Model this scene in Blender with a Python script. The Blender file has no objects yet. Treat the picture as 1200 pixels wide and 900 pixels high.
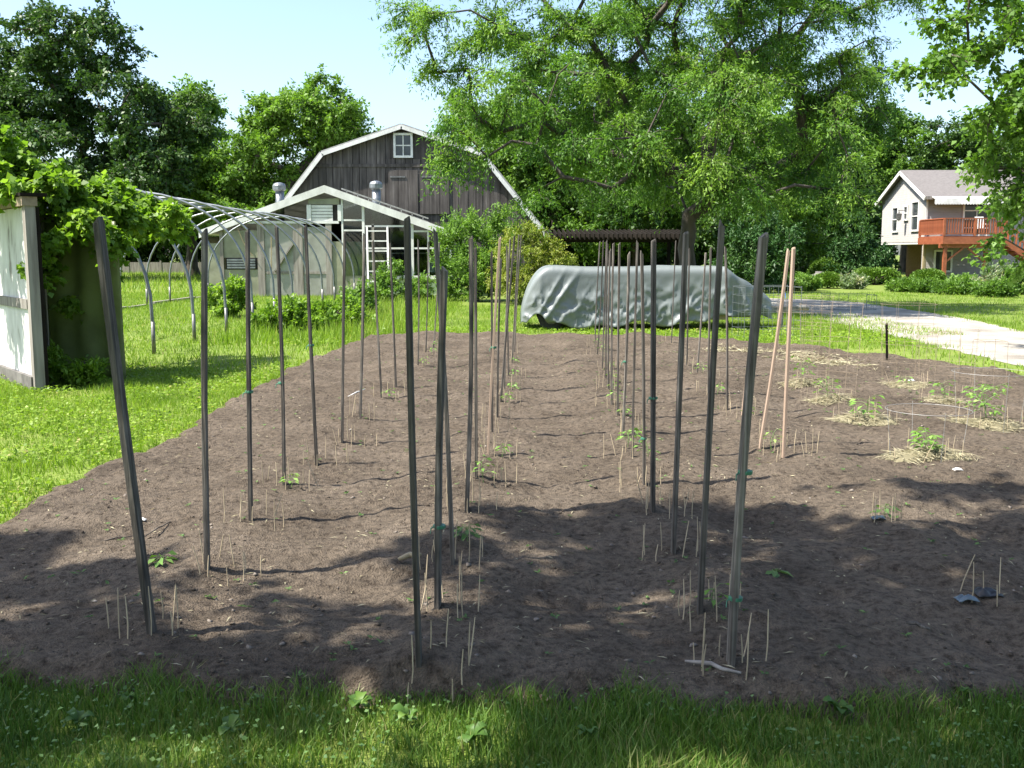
import bpy, math, random
import numpy as np
from mathutils import Vector

# ------------------------------------------------------------------ camera, sky, sun, exposure
scene = bpy.context.scene
COL = scene.collection
CAM_Z = 1.55
PITCH = math.atan(154 / 1200)
cam_data = bpy.data.cameras.new('camera')
cam_data.sensor_width = 36.0
cam_data.lens = 36.0
cam_data.clip_start = 0.05
cam_data.clip_end = 2000
cam = bpy.data.objects.new('camera', cam_data)
cam.location = (0, 0, CAM_Z)
cam.rotation_euler = (math.radians(90) - PITCH, 0, 0)
COL.objects.link(cam)
scene.camera = cam

SUN_EL = math.radians(57)
SUN_AZ = math.atan2(-0.955, -0.295)          # clockwise from +Y
TO_SUN = Vector((math.sin(SUN_AZ) * math.cos(SUN_EL), math.cos(SUN_AZ) * math.cos(SUN_EL), math.sin(SUN_EL)))
world = bpy.data.worlds.new('World')
scene.world = world
world.use_nodes = True
wn = world.node_tree
sky = wn.nodes.new('ShaderNodeTexSky')
sky.sky_type = 'NISHITA'
sky.sun_disc = False
sky.sun_elevation = SUN_EL
sky.sun_rotation = SUN_AZ % (2 * math.pi)
sky.air_density = 1.0
sky.dust_density = 2.0
sky.ozone_density = 2.0
wn.nodes['Background'].inputs['Strength'].default_value = 0.12
wn.links.new(sky.outputs['Color'], wn.nodes['Background'].inputs['Color'])

sun_data = bpy.data.lights.new('sun', 'SUN')
sun_data.energy = 5.0
sun_data.angle = math.radians(0.47)
sun_data.color = (1.0, 0.94, 0.85)
sun = bpy.data.objects.new('sun', sun_data)
sun.rotation_euler = TO_SUN.to_track_quat('Z', 'Y').to_euler()
COL.objects.link(sun)

vs = scene.view_settings
vs.view_transform = 'Standard'
vs.look = 'None'
vs.exposure = 1.42
vs.gamma = 1.0
vs.use_curve_mapping = False

# ------------------------------------------------------------------ helpers
SP, CP = math.sin(PITCH), math.cos(PITCH)


def ray(px, py):
    x = (px - 600) / 1200
    yc = (450 - py) / 1200
    return x, CP + yc * SP, -SP + yc * CP


def G(px, py, z=0.0):
    x, y, zz = ray(px, py)
    t = (z - CAM_Z) / zz
    return np.array((x * t, y * t, z))


def W(px, py, Y):
    x, y, zz = ray(px, py)
    t = Y / y
    return np.array((x * t, Y, CAM_Z + zz * t))


def hash2(ix, iy, seed):
    h = (ix * 374761393 + iy * 668265263 + seed * 1442695041) & 0x7fffffff
    h = ((h ^ (h >> 13)) * 1274126177) & 0x7fffffff
    return ((h ^ (h >> 16)) & 0xffff) / 65535.0


def vn(x, y, seed=0):
    x = np.asarray(x, float); y = np.asarray(y, float)
    ix = np.floor(x).astype(np.int64); iy = np.floor(y).astype(np.int64)
    fx = x - ix; fy = y - iy
    fx = fx * fx * (3 - 2 * fx); fy = fy * fy * (3 - 2 * fy)
    a = hash2(ix, iy, seed); b = hash2(ix + 1, iy, seed)
    c = hash2(ix, iy + 1, seed); d = hash2(ix + 1, iy + 1, seed)
    return (a + (b - a) * fx) * (1 - fy) + (c + (d - c) * fx) * fy


def fbm(x, y, seed=0, oct=3):
    s = 0; a = 0.5; t = 0
    for o in range(oct):
        s = s + a * vn(x * 2 ** o, y * 2 ** o, seed + o * 17); t += a; a *= 0.5
    return s / t


def unit(v):
    return v / np.maximum(np.linalg.norm(v, axis=-1, keepdims=True), 1e-9)


class MB:
    """collects vertices and faces of one mesh"""
    def __init__(s):
        s.v = []; s.f = []; s.n = 0

    def add(s, V, F):
        V = [tuple(map(float, p)) for p in V]
        s.v += V
        s.f += [tuple(i + s.n for i in f) for f in F]
        s.n += len(V)
        return s

    def box(s, a, b):
        x0, y0, z0 = a; x1, y1, z1 = b
        return s.add([(x0, y0, z0), (x1, y0, z0), (x1, y1, z0), (x0, y1, z0), (x0, y0, z1), (x1, y0, z1), (x1, y1, z1), (x0, y1, z1)],
                     [(0, 3, 2, 1), (4, 5, 6, 7), (0, 1, 5, 4), (1, 2, 6, 5), (2, 3, 7, 6), (3, 0, 4, 7)])

    def bar(s, p, q, w, h, up=(0, 0, 1)):
        p = np.array(p, float); q = np.array(q, float)
        d = unit(q - p); u = np.array(up, float)
        if abs(np.dot(d, u)) > 0.97: u = np.array((0, 1, 0.0))
        sd = unit(np.cross(d, u)); u = np.cross(sd, d)
        V = []
        for c in (p, q):
            for a, b in ((-1, -1), (1, -1), (1, 1), (-1, 1)):
                V.append(c + sd * a * w / 2 + u * b * h / 2)
        return s.add(V, [(0, 1, 2, 3), (7, 6, 5, 4), (0, 4, 5, 1), (1, 5, 6, 2), (2, 6, 7, 3), (3, 7, 4, 0)])

    def tube(s, pts, r, sides=6, cap=True):
        pts = np.array(pts, float); n = len(pts)
        r = np.full(n, r, float) if np.isscalar(r) else np.array(r, float)
        T = np.gradient(pts, axis=0); T = unit(T)
        ref = np.eye(3)[np.argmin(np.abs(T).max(axis=0))]
        V = []
        for i in range(n):
            a = unit(np.cross(T[i], ref)); b = np.cross(T[i], a)
            for k in range(sides):
                th = 2 * math.pi * k / sides
                V.append(pts[i] + r[i] * (math.cos(th) * a + math.sin(th) * b))
        F = [(i * sides + k, i * sides + (k + 1) % sides, (i + 1) * sides + (k + 1) % sides, (i + 1) * sides + k) for i in range(n - 1) for k in range(sides)]
        if cap:
            F.append(tuple(range(sides))[::-1]); F.append(tuple((n - 1) * sides + k for k in range(sides)))
        return s.add(V, F)

    def prism(s, poly, y0, y1):
        """polygon in x,z extruded along y"""
        n = len(poly)
        V = [(x, y0, z) for x, z in poly] + [(x, y1, z) for x, z in poly]
        F = [tuple(range(n)), tuple(range(2 * n - 1, n - 1, -1))] + [(i, i + n, (i + 1) % n + n, (i + 1) % n) for i in range(n)]
        return s.add(V, F)

    def blob(s, c, r, rng, j=0.25, lat=4, lon=7):
        V = [(c[0], c[1], c[2] - r[2])]
        for i in range(1, lat):
            ph = math.pi * i / lat
            for k in range(lon):
                th = 2 * math.pi * (k + 0.5 * (i % 2)) / lon
                m = 1 + rng.uniform(-j, j)
                V.append((c[0] + r[0] * m * math.sin(ph) * math.cos(th), c[1] + r[1] * m * math.sin(ph) * math.sin(th), c[2] - r[2] * m * math.cos(ph)))
        V.append((c[0], c[1], c[2] + r[2]))
        F = [(0, 1 + (k + 1) % lon, 1 + k) for k in range(lon)]
        for i in range(lat - 2):
            o = 1 + i * lon
            F += [(o + k, o + (k + 1) % lon, o + lon + (k + 1) % lon, o + lon + k) for k in range(lon)]
        o = 1 + (lat - 2) * lon
        F += [(o + k, o + (k + 1) % lon, len(V) - 1) for k in range(lon)]
        return s.add(V, F)

    def build(s, name, mat, parent=None, smooth=False):
        me = bpy.data.meshes.new(name)
        me.from_pydata(s.v, [], s.f)
        if smooth: me.shade_smooth()
        return link(name, me, mat, parent)


def link(name, me, mat, parent=None):
    o = bpy.data.objects.new(name, me)
    if mat is not None and len(me.materials) == 0: me.materials.append(mat)
    COL.objects.link(o)
    if parent is not None: o.parent = parent
    return o


def np_mesh(name, V, F, tint=None, smooth=False):
    """V (n,3), F (m,k) with constant k"""
    me = bpy.data.meshes.new(name)
    m, k = F.shape
    me.vertices.add(len(V)); me.vertices.foreach_set('co', np.ascontiguousarray(V, np.float32).ravel())
    me.loops.add(m * k); me.loops.foreach_set('vertex_index', np.ascontiguousarray(F, np.int32).ravel())
    me.polygons.add(m); me.polygons.foreach_set('loop_start', np.arange(m, dtype=np.int32) * k)
    me.update(calc_edges=True)
    if tint is not None:
        a = me.attributes.new('tint', 'FLOAT', 'FACE'); a.data.foreach_set('value', np.ascontiguousarray(tint, np.float32))
    if smooth: me.shade_smooth()
    return me


def tag(o, label=None, cat=None, group=None, kind=None):
    if label: o['label'] = label
    if cat: o['category'] = cat
    if group: o['group'] = group
    if kind: o['kind'] = kind
    return o


def empty(name, loc, label=None, cat=None, group=None):
    o = bpy.data.objects.new(name, None)
    o.location = tuple(map(float, loc)); o.empty_display_size = 0.2
    COL.objects.link(o)
    return tag(o, label, cat, group)


def off(o, loc):
    """parts are modelled in world space: shift them back under their thing"""
    o.location = (-loc[0], -loc[1], -loc[2])
    return o


def copy_thing(src, loc, rz=0.0, sc=1.0, label=None, group=None):
    r = src.copy(); COL.objects.link(r)
    r.location = tuple(map(float, loc)); r.rotation_euler = (src.rotation_euler[0], src.rotation_euler[1], rz)
    r.scale = (sc, sc, sc) if np.isscalar(sc) else sc
    if label: r['label'] = label
    if group: r['group'] = group
    for ch in src.children:
        c = ch.copy(); COL.objects.link(c); c.parent = r
        for g in ch.children:
            d = g.copy(); COL.objects.link(d); d.parent = c
    return r


# ------------------------------------------------------------------ materials
MATS = {}


def new_mat(name):
    m = bpy.data.materials.new(name); m.use_nodes = True
    nt = m.node_tree
    return m, nt, nt.nodes['Principled BSDF']


def ramp(nt, stops):
    r = nt.nodes.new('ShaderNodeValToRGB')
    e = r.color_ramp.elements
    e[0].position, e[0].color = stops[0][0], (*stops[0][1], 1)
    e[1].position, e[1].color = stops[-1][0], (*stops[-1][1], 1)
    for p, c in stops[1:-1]:
        x = e.new(p); x.color = (*c, 1)
    return r


def noise(nt, scale, detail=4, stretch=(1, 1, 1), coord='Object', rough=0.55):
    tc = nt.nodes.new('ShaderNodeTexCoord')
    mp = nt.nodes.new('ShaderNodeMapping'); mp.inputs['Scale'].default_value = stretch
    n = nt.nodes.new('ShaderNodeTexNoise'); n.inputs['Scale'].default_value = scale
    n.inputs['Detail'].default_value = detail; n.inputs['Roughness'].default_value = rough
    nt.links.new(tc.outputs[coord], mp.inputs['Vector']); nt.links.new(mp.outputs['Vector'], n.inputs['Vector'])
    return n


def bump(nt, b, src, strength, dist):
    bp = nt.nodes.new('ShaderNodeBump'); bp.inputs['Strength'].default_value = strength; bp.inputs['Distance'].default_value = dist
    nt.links.new(src, bp.inputs['Height']); nt.links.new(bp.outputs['Normal'], b.inputs['Normal'])


def surf(name, stops, scale=5, stretch=(1, 1, 1), rough=0.8, bmp=0.0, dist=0.01, detail=5, metal=0.0, rnd=0.0, spec=0.5, fine=None):
    m, nt, b = new_mat(name)
    n = noise(nt, scale, detail, stretch)
    r = ramp(nt, stops); nt.links.new(n.outputs['Fac'], r.inputs['Fac'])
    colr = r.outputs['Color']
    if fine:
        n2 = noise(nt, fine[0], 3, fine[2] if len(fine) > 2 else (1, 1, 1))
        mr = nt.nodes.new('ShaderNodeMapRange'); mr.inputs['From Min'].default_value = 0.3; mr.inputs['From Max'].default_value = 0.7
        mr.inputs['To Min'].default_value = 1 - fine[1]; mr.inputs['To Max'].default_value = 1 + fine[1]
        nt.links.new(n2.outputs['Fac'], mr.inputs['Value'])
        mx = nt.nodes.new('ShaderNodeMixRGB'); mx.blend_type = 'MULTIPLY'; mx.inputs['Fac'].default_value = 1
        nt.links.new(colr, mx.inputs['Color1']); nt.links.new(mr.outputs['Result'], mx.inputs['Color2']); colr = mx.outputs['Color']
    if rnd:
        oi = nt.nodes.new('ShaderNodeObjectInfo')
        mr = nt.nodes.new('ShaderNodeMapRange'); mr.inputs['To Min'].default_value = 1 - rnd; mr.inputs['To Max'].default_value = 1 + rnd
        nt.links.new(oi.outputs['Random'], mr.inputs['Value'])
        mx = nt.nodes.new('ShaderNodeMixRGB'); mx.blend_type = 'MULTIPLY'; mx.inputs['Fac'].default_value = 1
        nt.links.new(colr, mx.inputs['Color1']); nt.links.new(mr.outputs['Result'], mx.inputs['Color2']); colr = mx.outputs['Color']
    nt.links.new(colr, b.inputs['Base Color'])
    b.inputs['Roughness'].default_value = rough; b.inputs['Metallic'].default_value = metal
    b.inputs['Specular IOR Level'].default_value = spec
    if bmp: bump(nt, b, n.outputs['Fac'], bmp, dist)
    MATS[name] = m
    return m


def leafy(name, stops, trans=0.35, rough=0.55, spec=0.35, tc=(1.25, 1.35, 0.6)):
    """leaf: tinted by the per-leaf attribute, glossy on top, lets light through"""
    m, nt, b = new_mat(name)
    at = nt.nodes.new('ShaderNodeAttribute'); at.attribute_name = 'tint'
    r = ramp(nt, stops); nt.links.new(at.outputs['Fac'], r.inputs['Fac'])
    nt.links.new(r.outputs['Color'], b.inputs['Base Color'])
    b.inputs['Roughness'].default_value = rough; b.inputs['Specular IOR Level'].default_value = spec
    t = nt.nodes.new('ShaderNodeBsdfTranslucent')
    mx = nt.nodes.new('ShaderNodeMixRGB'); mx.blend_type = 'MULTIPLY'; mx.inputs['Fac'].default_value = 1
    mx.inputs['Color2'].default_value = (*tc, 1)
    nt.links.new(r.outputs['Color'], mx.inputs['Color1']); nt.links.new(mx.outputs['Color'], t.inputs['Color'])
    ms = nt.nodes.new('ShaderNodeMixShader'); ms.inputs['Fac'].default_value = trans
    nt.links.new(b.outputs['BSDF'], ms.inputs[1]); nt.links.new(t.outputs['BSDF'], ms.inputs[2])
    nt.links.new(ms.outputs['Shader'], nt.nodes['Material Output'].inputs['Surface'])
    MATS[name] = m
    return m


def sheet(name, colr, trans=0.5, rough=0.35, scale=3):
    m, nt, b = new_mat(name)
    n = noise(nt, scale, 5)
    r = ramp(nt, [(0.3, tuple(c * 0.72 for c in colr)), (0.62, colr)]); nt.links.new(n.outputs['Fac'], r.inputs['Fac'])
    nt.links.new(r.outputs['Color'], b.inputs['Base Color']); b.inputs['Roughness'].default_value = rough
    t = nt.nodes.new('ShaderNodeBsdfTranslucent'); nt.links.new(r.outputs['Color'], t.inputs['Color'])
    ms = nt.nodes.new('ShaderNodeMixShader'); ms.inputs['Fac'].default_value = trans
    nt.links.new(b.outputs['BSDF'], ms.inputs[1]); nt.links.new(t.outputs['BSDF'], ms.inputs[2])
    nt.links.new(ms.outputs['Shader'], nt.nodes['Material Output'].inputs['Surface'])
    bump(nt, b, n.outputs['Fac'], 0.4, 0.03)
    return m


def glassy(name, tint=(0.85, 0.92, 0.9)):
    m, nt, b = new_mat(name)
    nt.nodes.remove(b)
    tr = nt.nodes.new('ShaderNodeBsdfTransparent'); tr.inputs['Color'].default_value = (*tint, 1)
    gl = nt.nodes.new('ShaderNodeBsdfGlossy'); gl.inputs['Roughness'].default_value = 0.04
    fr = nt.nodes.new('ShaderNodeFresnel'); fr.inputs['IOR'].default_value = 1.7
    ms = nt.nodes.new('ShaderNodeMixShader')
    nt.links.new(fr.outputs['Fac'], ms.inputs['Fac']); nt.links.new(tr.outputs['BSDF'], ms.inputs[1]); nt.links.new(gl.outputs['BSDF'], ms.inputs[2])
    nt.links.new(ms.outputs['Shader'], nt.nodes['Material Output'].inputs['Surface'])
    return m


# soil: dry crust, darker damp patches, pale specks
def soil_mat():
    m, nt, b = new_mat('soil')
    n1 = noise(nt, 1.3, 8, rough=0.65); n2 = noise(nt, 26, 6, rough=0.7); n3 = noise(nt, 110, 3)
    r1 = ramp(nt, [(0.3, (0.088, 0.069, 0.05)), (0.5, (0.14, 0.112, 0.083)), (0.72, (0.185, 0.15, 0.113))])
    nt.links.new(n1.outputs['Fac'], r1.inputs['Fac'])
    r2 = ramp(nt, [(0.34, (0.38, 0.36, 0.35)), (0.5, (0.95, 0.95, 0.95)), (0.68, (1.35, 1.34, 1.32))])
    nt.links.new(n2.outputs['Fac'], r2.inputs['Fac'])
    mx = nt.nodes.new('ShaderNodeMixRGB'); mx.blend_type = 'MULTIPLY'; mx.inputs['Fac'].default_value = 1
    nt.links.new(r1.outputs['Color'], mx.inputs['Color1']); nt.links.new(r2.outputs['Color'], mx.inputs['Color2'])
    r3 = ramp(nt, [(0.69, (0, 0, 0)), (0.74, (1, 1, 1))]); nt.links.new(n3.outputs['Fac'], r3.inputs['Fac'])
    m2 = nt.nodes.new('ShaderNodeMixRGB'); nt.links.new(r3.outputs['Color'], m2.inputs['Fac'])
    nt.links.new(mx.outputs['Color'], m2.inputs['Color1']); m2.inputs['Color2'].default_value = (0.25, 0.22, 0.18, 1)
    nt.links.new(m2.outputs['Color'], b.inputs['Base Color'])
    b.inputs['Roughness'].default_value = 0.95; b.inputs['Specular IOR Level'].default_value = 0.15
    ad = nt.nodes.new('ShaderNodeMath'); ad.operation = 'ADD'
    nt.links.new(n2.outputs['Fac'], ad.inputs[0]); nt.links.new(n3.outputs['Fac'], ad.inputs[1])
    bump(nt, b, ad.outputs[0], 1.0, 0.032)
    return m


M_soil = soil_mat()
M_lawn = surf('lawn_ground', [(0.3, (0.085, 0.115, 0.022)), (0.5, (0.125, 0.175, 0.03)), (0.72, (0.175, 0.2, 0.05))], 1.3, rough=0.9, bmp=0.5, dist=0.05, detail=9, fine=(38, 0.35), spec=0.2)
M_gravel = surf('gravel', [(0.3, (0.18, 0.163, 0.138)), (0.52, (0.3, 0.28, 0.245)), (0.75, (0.38, 0.36, 0.32))], 1.1, rough=0.9, bmp=0.6, dist=0.03, detail=10, fine=(45, 0.22), spec=0.2)
GRASS = [(0.0, (0.09, 0.165, 0.016)), (0.45, (0.165, 0.27, 0.026)), (0.85, (0.25, 0.355, 0.048)), (0.97, (0.3, 0.29, 0.1))]
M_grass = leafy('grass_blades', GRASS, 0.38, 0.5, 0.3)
M_grass_shade = leafy('grass_shade_toned', [(0.0, (0.035, 0.08, 0.014)), (0.5, (0.07, 0.145, 0.022)), (0.88, (0.13, 0.215, 0.035)), (0.98, (0.26, 0.25, 0.1))], 0.3, 0.5, 0.3)  # darker copy of the lawn grass, foreground shade put into the colour
M_weed = leafy('weed_leaves', [(0, (0.05, 0.11, 0.03)), (0.6, (0.1, 0.19, 0.05)), (1, (0.17, 0.26, 0.09))], 0.3)
M_seedling = leafy('seedling_leaves', [(0, (0.08, 0.17, 0.03)), (0.6, (0.15, 0.29, 0.05)), (1, (0.25, 0.38, 0.1))], 0.3)
M_oak = leafy('oak_leaves', [(0, (0.025, 0.062, 0.014)), (0.5, (0.05, 0.108, 0.022)), (1, (0.085, 0.15, 0.04))], 0.25, 0.5)
M_ash = leafy('midtree_leaves', [(0, (0.075, 0.155, 0.018)), (0.5, (0.12, 0.23, 0.028)), (1, (0.18, 0.3, 0.05))], 0.38)
M_locust = leafy('locust_leaves', [(0, (0.05, 0.125, 0.022)), (0.45, (0.105, 0.215, 0.035)), (1, (0.21, 0.34, 0.06))], 0.42, 0.5)
M_back = leafy('background_leaves', [(0, (0.05, 0.115, 0.015)), (0.5, (0.095, 0.19, 0.025)), (1, (0.15, 0.26, 0.045))], 0.35)
M_maple = leafy('maple_leaves', [(0, (0.055, 0.125, 0.015)), (0.5, (0.105, 0.21, 0.028)), (1, (0.18, 0.3, 0.055))], 0.4, 0.5)
M_grape = leafy('grape_leaves', [(0, (0.075, 0.15, 0.012)), (0.5, (0.15, 0.27, 0.028)), (1, (0.25, 0.37, 0.06))], 0.45, 0.5)
M_bush = leafy('bush_leaves', [(0, (0.08, 0.165, 0.028)), (0.5, (0.14, 0.255, 0.045)), (1, (0.21, 0.34, 0.07))], 0.35)
M_gold = leafy('golden_bush_leaves', [(0, (0.12, 0.17, 0.025)), (0.5, (0.2, 0.26, 0.04)), (1, (0.3, 0.3, 0.07))], 0.35)
M_ever = leafy('evergreen_needles', [(0, (0.018, 0.06, 0.014)), (0.5, (0.035, 0.095, 0.02)), (1, (0.07, 0.14, 0.03))], 0.15)
M_yew = leafy('clipped_leaves', [(0, (0.06, 0.13, 0.014)), (0.5, (0.1, 0.19, 0.02)), (1, (0.15, 0.25, 0.035))], 0.2)
M_pale = leafy('pale_flower_leaves', [(0, (0.1, 0.17, 0.07)), (0.6, (0.2, 0.27, 0.14)), (1, (0.5, 0.48, 0.36))], 0.3)
M_straw = leafy('straw', [(0, (0.2, 0.18, 0.11)), (0.5, (0.31, 0.282, 0.18)), (1, (0.42, 0.385, 0.26))], 0.15, 0.7, 0.2, (1.1, 1, 0.8))
M_bark = surf('bark', [(0.3, (0.035, 0.028, 0.022)), (0.7, (0.12, 0.1, 0.08))], 9, (1, 1, 0.25), 0.9, 0.8, 0.03)
M_bark2 = surf('locust_bark', [(0.3, (0.03, 0.024, 0.019)), (0.7, (0.09, 0.075, 0.063))], 8, (1, 1, 0.22), 0.9, 0.9, 0.04)
M_stake = surf('weathered_stake', [(0.3, (0.026, 0.021, 0.017)), (0.48, (0.08, 0.07, 0.057)), (0.66, (0.17, 0.152, 0.128))], 70, (1, 1, 0.025), 0.9, 0.9, 0.006, rnd=0.4, fine=(6, 0.4))
M_stake_new = surf('fresh_stake', [(0.3, (0.26, 0.185, 0.13)), (0.7, (0.38, 0.28, 0.205))], 30, (1, 1, 0.05), 0.8, 0.3, 0.003, rnd=0.1)
M_skewer = surf('skewer_wood', [(0.3, (0.34, 0.27, 0.17)), (0.7, (0.48, 0.4, 0.27))], 40, (1, 1, 0.1), 0.7, rnd=0.18)
M_tie = surf('green_tie', [(0.3, (0.03, 0.13, 0.075)), (0.7, (0.05, 0.2, 0.12))], 60, rough=0.4)
M_galv = surf('galvanised_pipe', [(0.3, (0.15, 0.165, 0.172)), (0.7, (0.26, 0.28, 0.29))], 7, rough=0.42, metal=0.7, detail=6)
M_wire = surf('grey_wire', [(0.3, (0.22, 0.22, 0.21)), (0.7, (0.34, 0.34, 0.32))], 20, rough=0.6, metal=0.4)
M_rust = surf('rusty_wire', [(0.3, (0.2, 0.15, 0.1)), (0.7, (0.3, 0.24, 0.17))], 20, rough=0.8)
M_white = surf('white_paint', [(0.3, (0.5, 0.5, 0.475)), (0.6, (0.68, 0.68, 0.66))], 3, (1, 1, 0.5), 0.55, 0.15, 0.004, fine=(40, 0.06))
M_peel = surf('peeling_white', [(0.33, (0.2, 0.185, 0.165)), (0.43, (0.46, 0.465, 0.44)), (0.7, (0.62, 0.63, 0.61))], 5, (1, 1, 0.4), 0.7, 0.35, 0.006, detail=9)
M_grey_wood = surf('grey_wood', [(0.3, (0.13, 0.115, 0.1)), (0.7, (0.29, 0.27, 0.24))], 14, (1, 1, 0.08), 0.9, 0.5, 0.008, rnd=0.15)
M_barn = surf('barn_boards', [(0.28, (0.036, 0.031, 0.028)), (0.5, (0.076, 0.066, 0.061)), (0.75, (0.145, 0.13, 0.122))], 9, (1, 1, 0.06), 0.9, 0.6, 0.01, rnd=0.35, fine=(2, 0.3, (1, 1, 0.5)))
M_dark = surf('dark_gap', [(0.3, (0.012, 0.011, 0.01)), (0.7, (0.03, 0.027, 0.024))], 4, rough=0.95)
M_brown = surf('shade_darkened_brown', [(0.3, (0.007, 0.006, 0.005)), (0.7, (0.02, 0.016, 0.012))], 10, (1, 1, 0.2), 0.9, rnd=0.2, spec=0.1)  # the pergola's tree shade is put into this near-black brown
M_roof_old = surf('old_roof', [(0.3, (0.2, 0.2, 0.2)), (0.7, (0.34, 0.34, 0.33))], 3, rough=0.7)
M_plastic = sheet('cloudy_plastic', (0.42, 0.43, 0.38), 0.3)
M_plastic_y = sheet('yellowed_plastic', (0.36, 0.37, 0.26), 0.3)
M_plastic_g = sheet('greenish_plastic', (0.3, 0.35, 0.15), 0.55)
M_glass = glassy('clear_glass')
M_window = surf('dark_window', [(0.3, (0.02, 0.024, 0.028)), (0.7, (0.05, 0.06, 0.065))], 1.5, rough=0.06)
M_block = surf('pale_green_wall', [(0.3, (0.36, 0.42, 0.27)), (0.7, (0.52, 0.58, 0.4))], 2, rough=0.85)
def tarp_mat():
    m, nt, b = new_mat('silver_tarp')
    n = noise(nt, 1.4, 7)
    r = ramp(nt, [(0.3, (0.115, 0.135, 0.132)), (0.65, (0.165, 0.187, 0.183))]); nt.links.new(n.outputs['Fac'], r.inputs['Fac'])
    nt.links.new(r.outputs['Color'], b.inputs['Base Color']); b.inputs['Roughness'].default_value = 0.46; b.inputs['Specular IOR Level'].default_value = 0.6
    n2 = noise(nt, 2.6, 6, (1, 1, 1.3)); n2.noise_type = 'RIDGED_MULTIFRACTAL'
    bump(nt, b, n2.outputs['Fac'], 0.4, 0.05)
    return m


M_tarp = tarp_mat()
M_tyre = surf('tyre_rubber', [(0.3, (0.012, 0.012, 0.012)), (0.7, (0.03, 0.03, 0.03))], 20, rough=0.8)
M_steel = surf('dull_steel', [(0.3, (0.1, 0.1, 0.1)), (0.7, (0.22, 0.22, 0.21))], 12, rough=0.5, metal=0.6)
M_tan = surf('tan_panel', [(0.3, (0.22, 0.18, 0.1)), (0.7, (0.3, 0.25, 0.15))], 3, rough=0.6)
M_blue = surf('blue_crank', [(0.3, (0.03, 0.1, 0.3)), (0.7, (0.05, 0.16, 0.42))], 9, rough=0.4)


def siding_mat(name, c0, c1, pitch=0.13):
    m, nt, b = new_mat(name)
    n = noise(nt, 2.5, 5)
    r = ramp(nt, [(0.3, c0), (0.7, c1)]); nt.links.new(n.outputs['Fac'], r.inputs['Fac'])
    nt.links.new(r.outputs['Color'], b.inputs['Base Color']); b.inputs['Roughness'].default_value = 0.6
    tc = nt.nodes.new('ShaderNodeTexCoord'); sx = nt.nodes.new('ShaderNodeSeparateXYZ')
    nt.links.new(tc.outputs['Object'], sx.inputs['Vector'])
    d = nt.nodes.new('ShaderNodeMath'); d.operation = 'DIVIDE'; d.inputs[1].default_value = pitch
    f = nt.nodes.new('ShaderNodeMath'); f.operation = 'FRACT'
    nt.links.new(sx.outputs['Z'], d.inputs[0]); nt.links.new(d.outputs[0], f.inputs[0])
    inv = nt.nodes.new('ShaderNodeMath'); inv.operation = 'SUBTRACT'; inv.inputs[0].default_value = 1.0
    nt.links.new(f.outputs[0], inv.inputs[1])
    bump(nt, b, inv.outputs[0], 1.0, 0.03)
    return m


M_siding_shade = siding_mat('siding_shade_tone', (0.27, 0.252, 0.23), (0.31, 0.29, 0.265))  # front wall siding, eave shade put into a darker tone
M_siding_lit = siding_mat('siding_lit_tone', (0.31, 0.298, 0.28), (0.35, 0.337, 0.318))  # same siding on the end wall, sunlight put into a paler tone
M_shingle = surf('roof_shingles', [(0.3, (0.095, 0.087, 0.083)), (0.7, (0.165, 0.152, 0.146))], 6, (1, 3, 3), 0.9, 0.4, 0.02, detail=8)
M_redwood = surf('redwood_stain', [(0.3, (0.22, 0.06, 0.025)), (0.7, (0.34, 0.105, 0.045))], 6, rough=0.6, rnd=0.12)
M_brick = surf('brown_brick', [(0.3, (0.09, 0.05, 0.035)), (0.7, (0.17, 0.095, 0.065))], 8, rough=0.9, bmp=0.4)
M_rock = surf('field_stone', [(0.3, (0.06, 0.055, 0.05)), (0.7, (0.17, 0.16, 0.148))], 6, rough=0.9, bmp=0.5)
M_stone = surf('pebble', [(0.3, (0.1, 0.085, 0.07)), (0.6, (0.19, 0.16, 0.13)), (0.8, (0.36, 0.33, 0.29))], 3, rough=0.9, detail=2)
M_clod = surf('soil_clod', [(0.3, (0.05, 0.04, 0.03)), (0.7, (0.12, 0.098, 0.076))], 5, rough=0.95, detail=3, spec=0.15)
M_black = surf('black_film', [(0.3, (0.012, 0.012, 0.013)), (0.7, (0.03, 0.03, 0.032))], 9, rough=0.5)
M_bluefilm = surf('bluish_film', [(0.3, (0.05, 0.075, 0.1)), (0.7, (0.13, 0.18, 0.21))], 12, rough=0.35)

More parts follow.
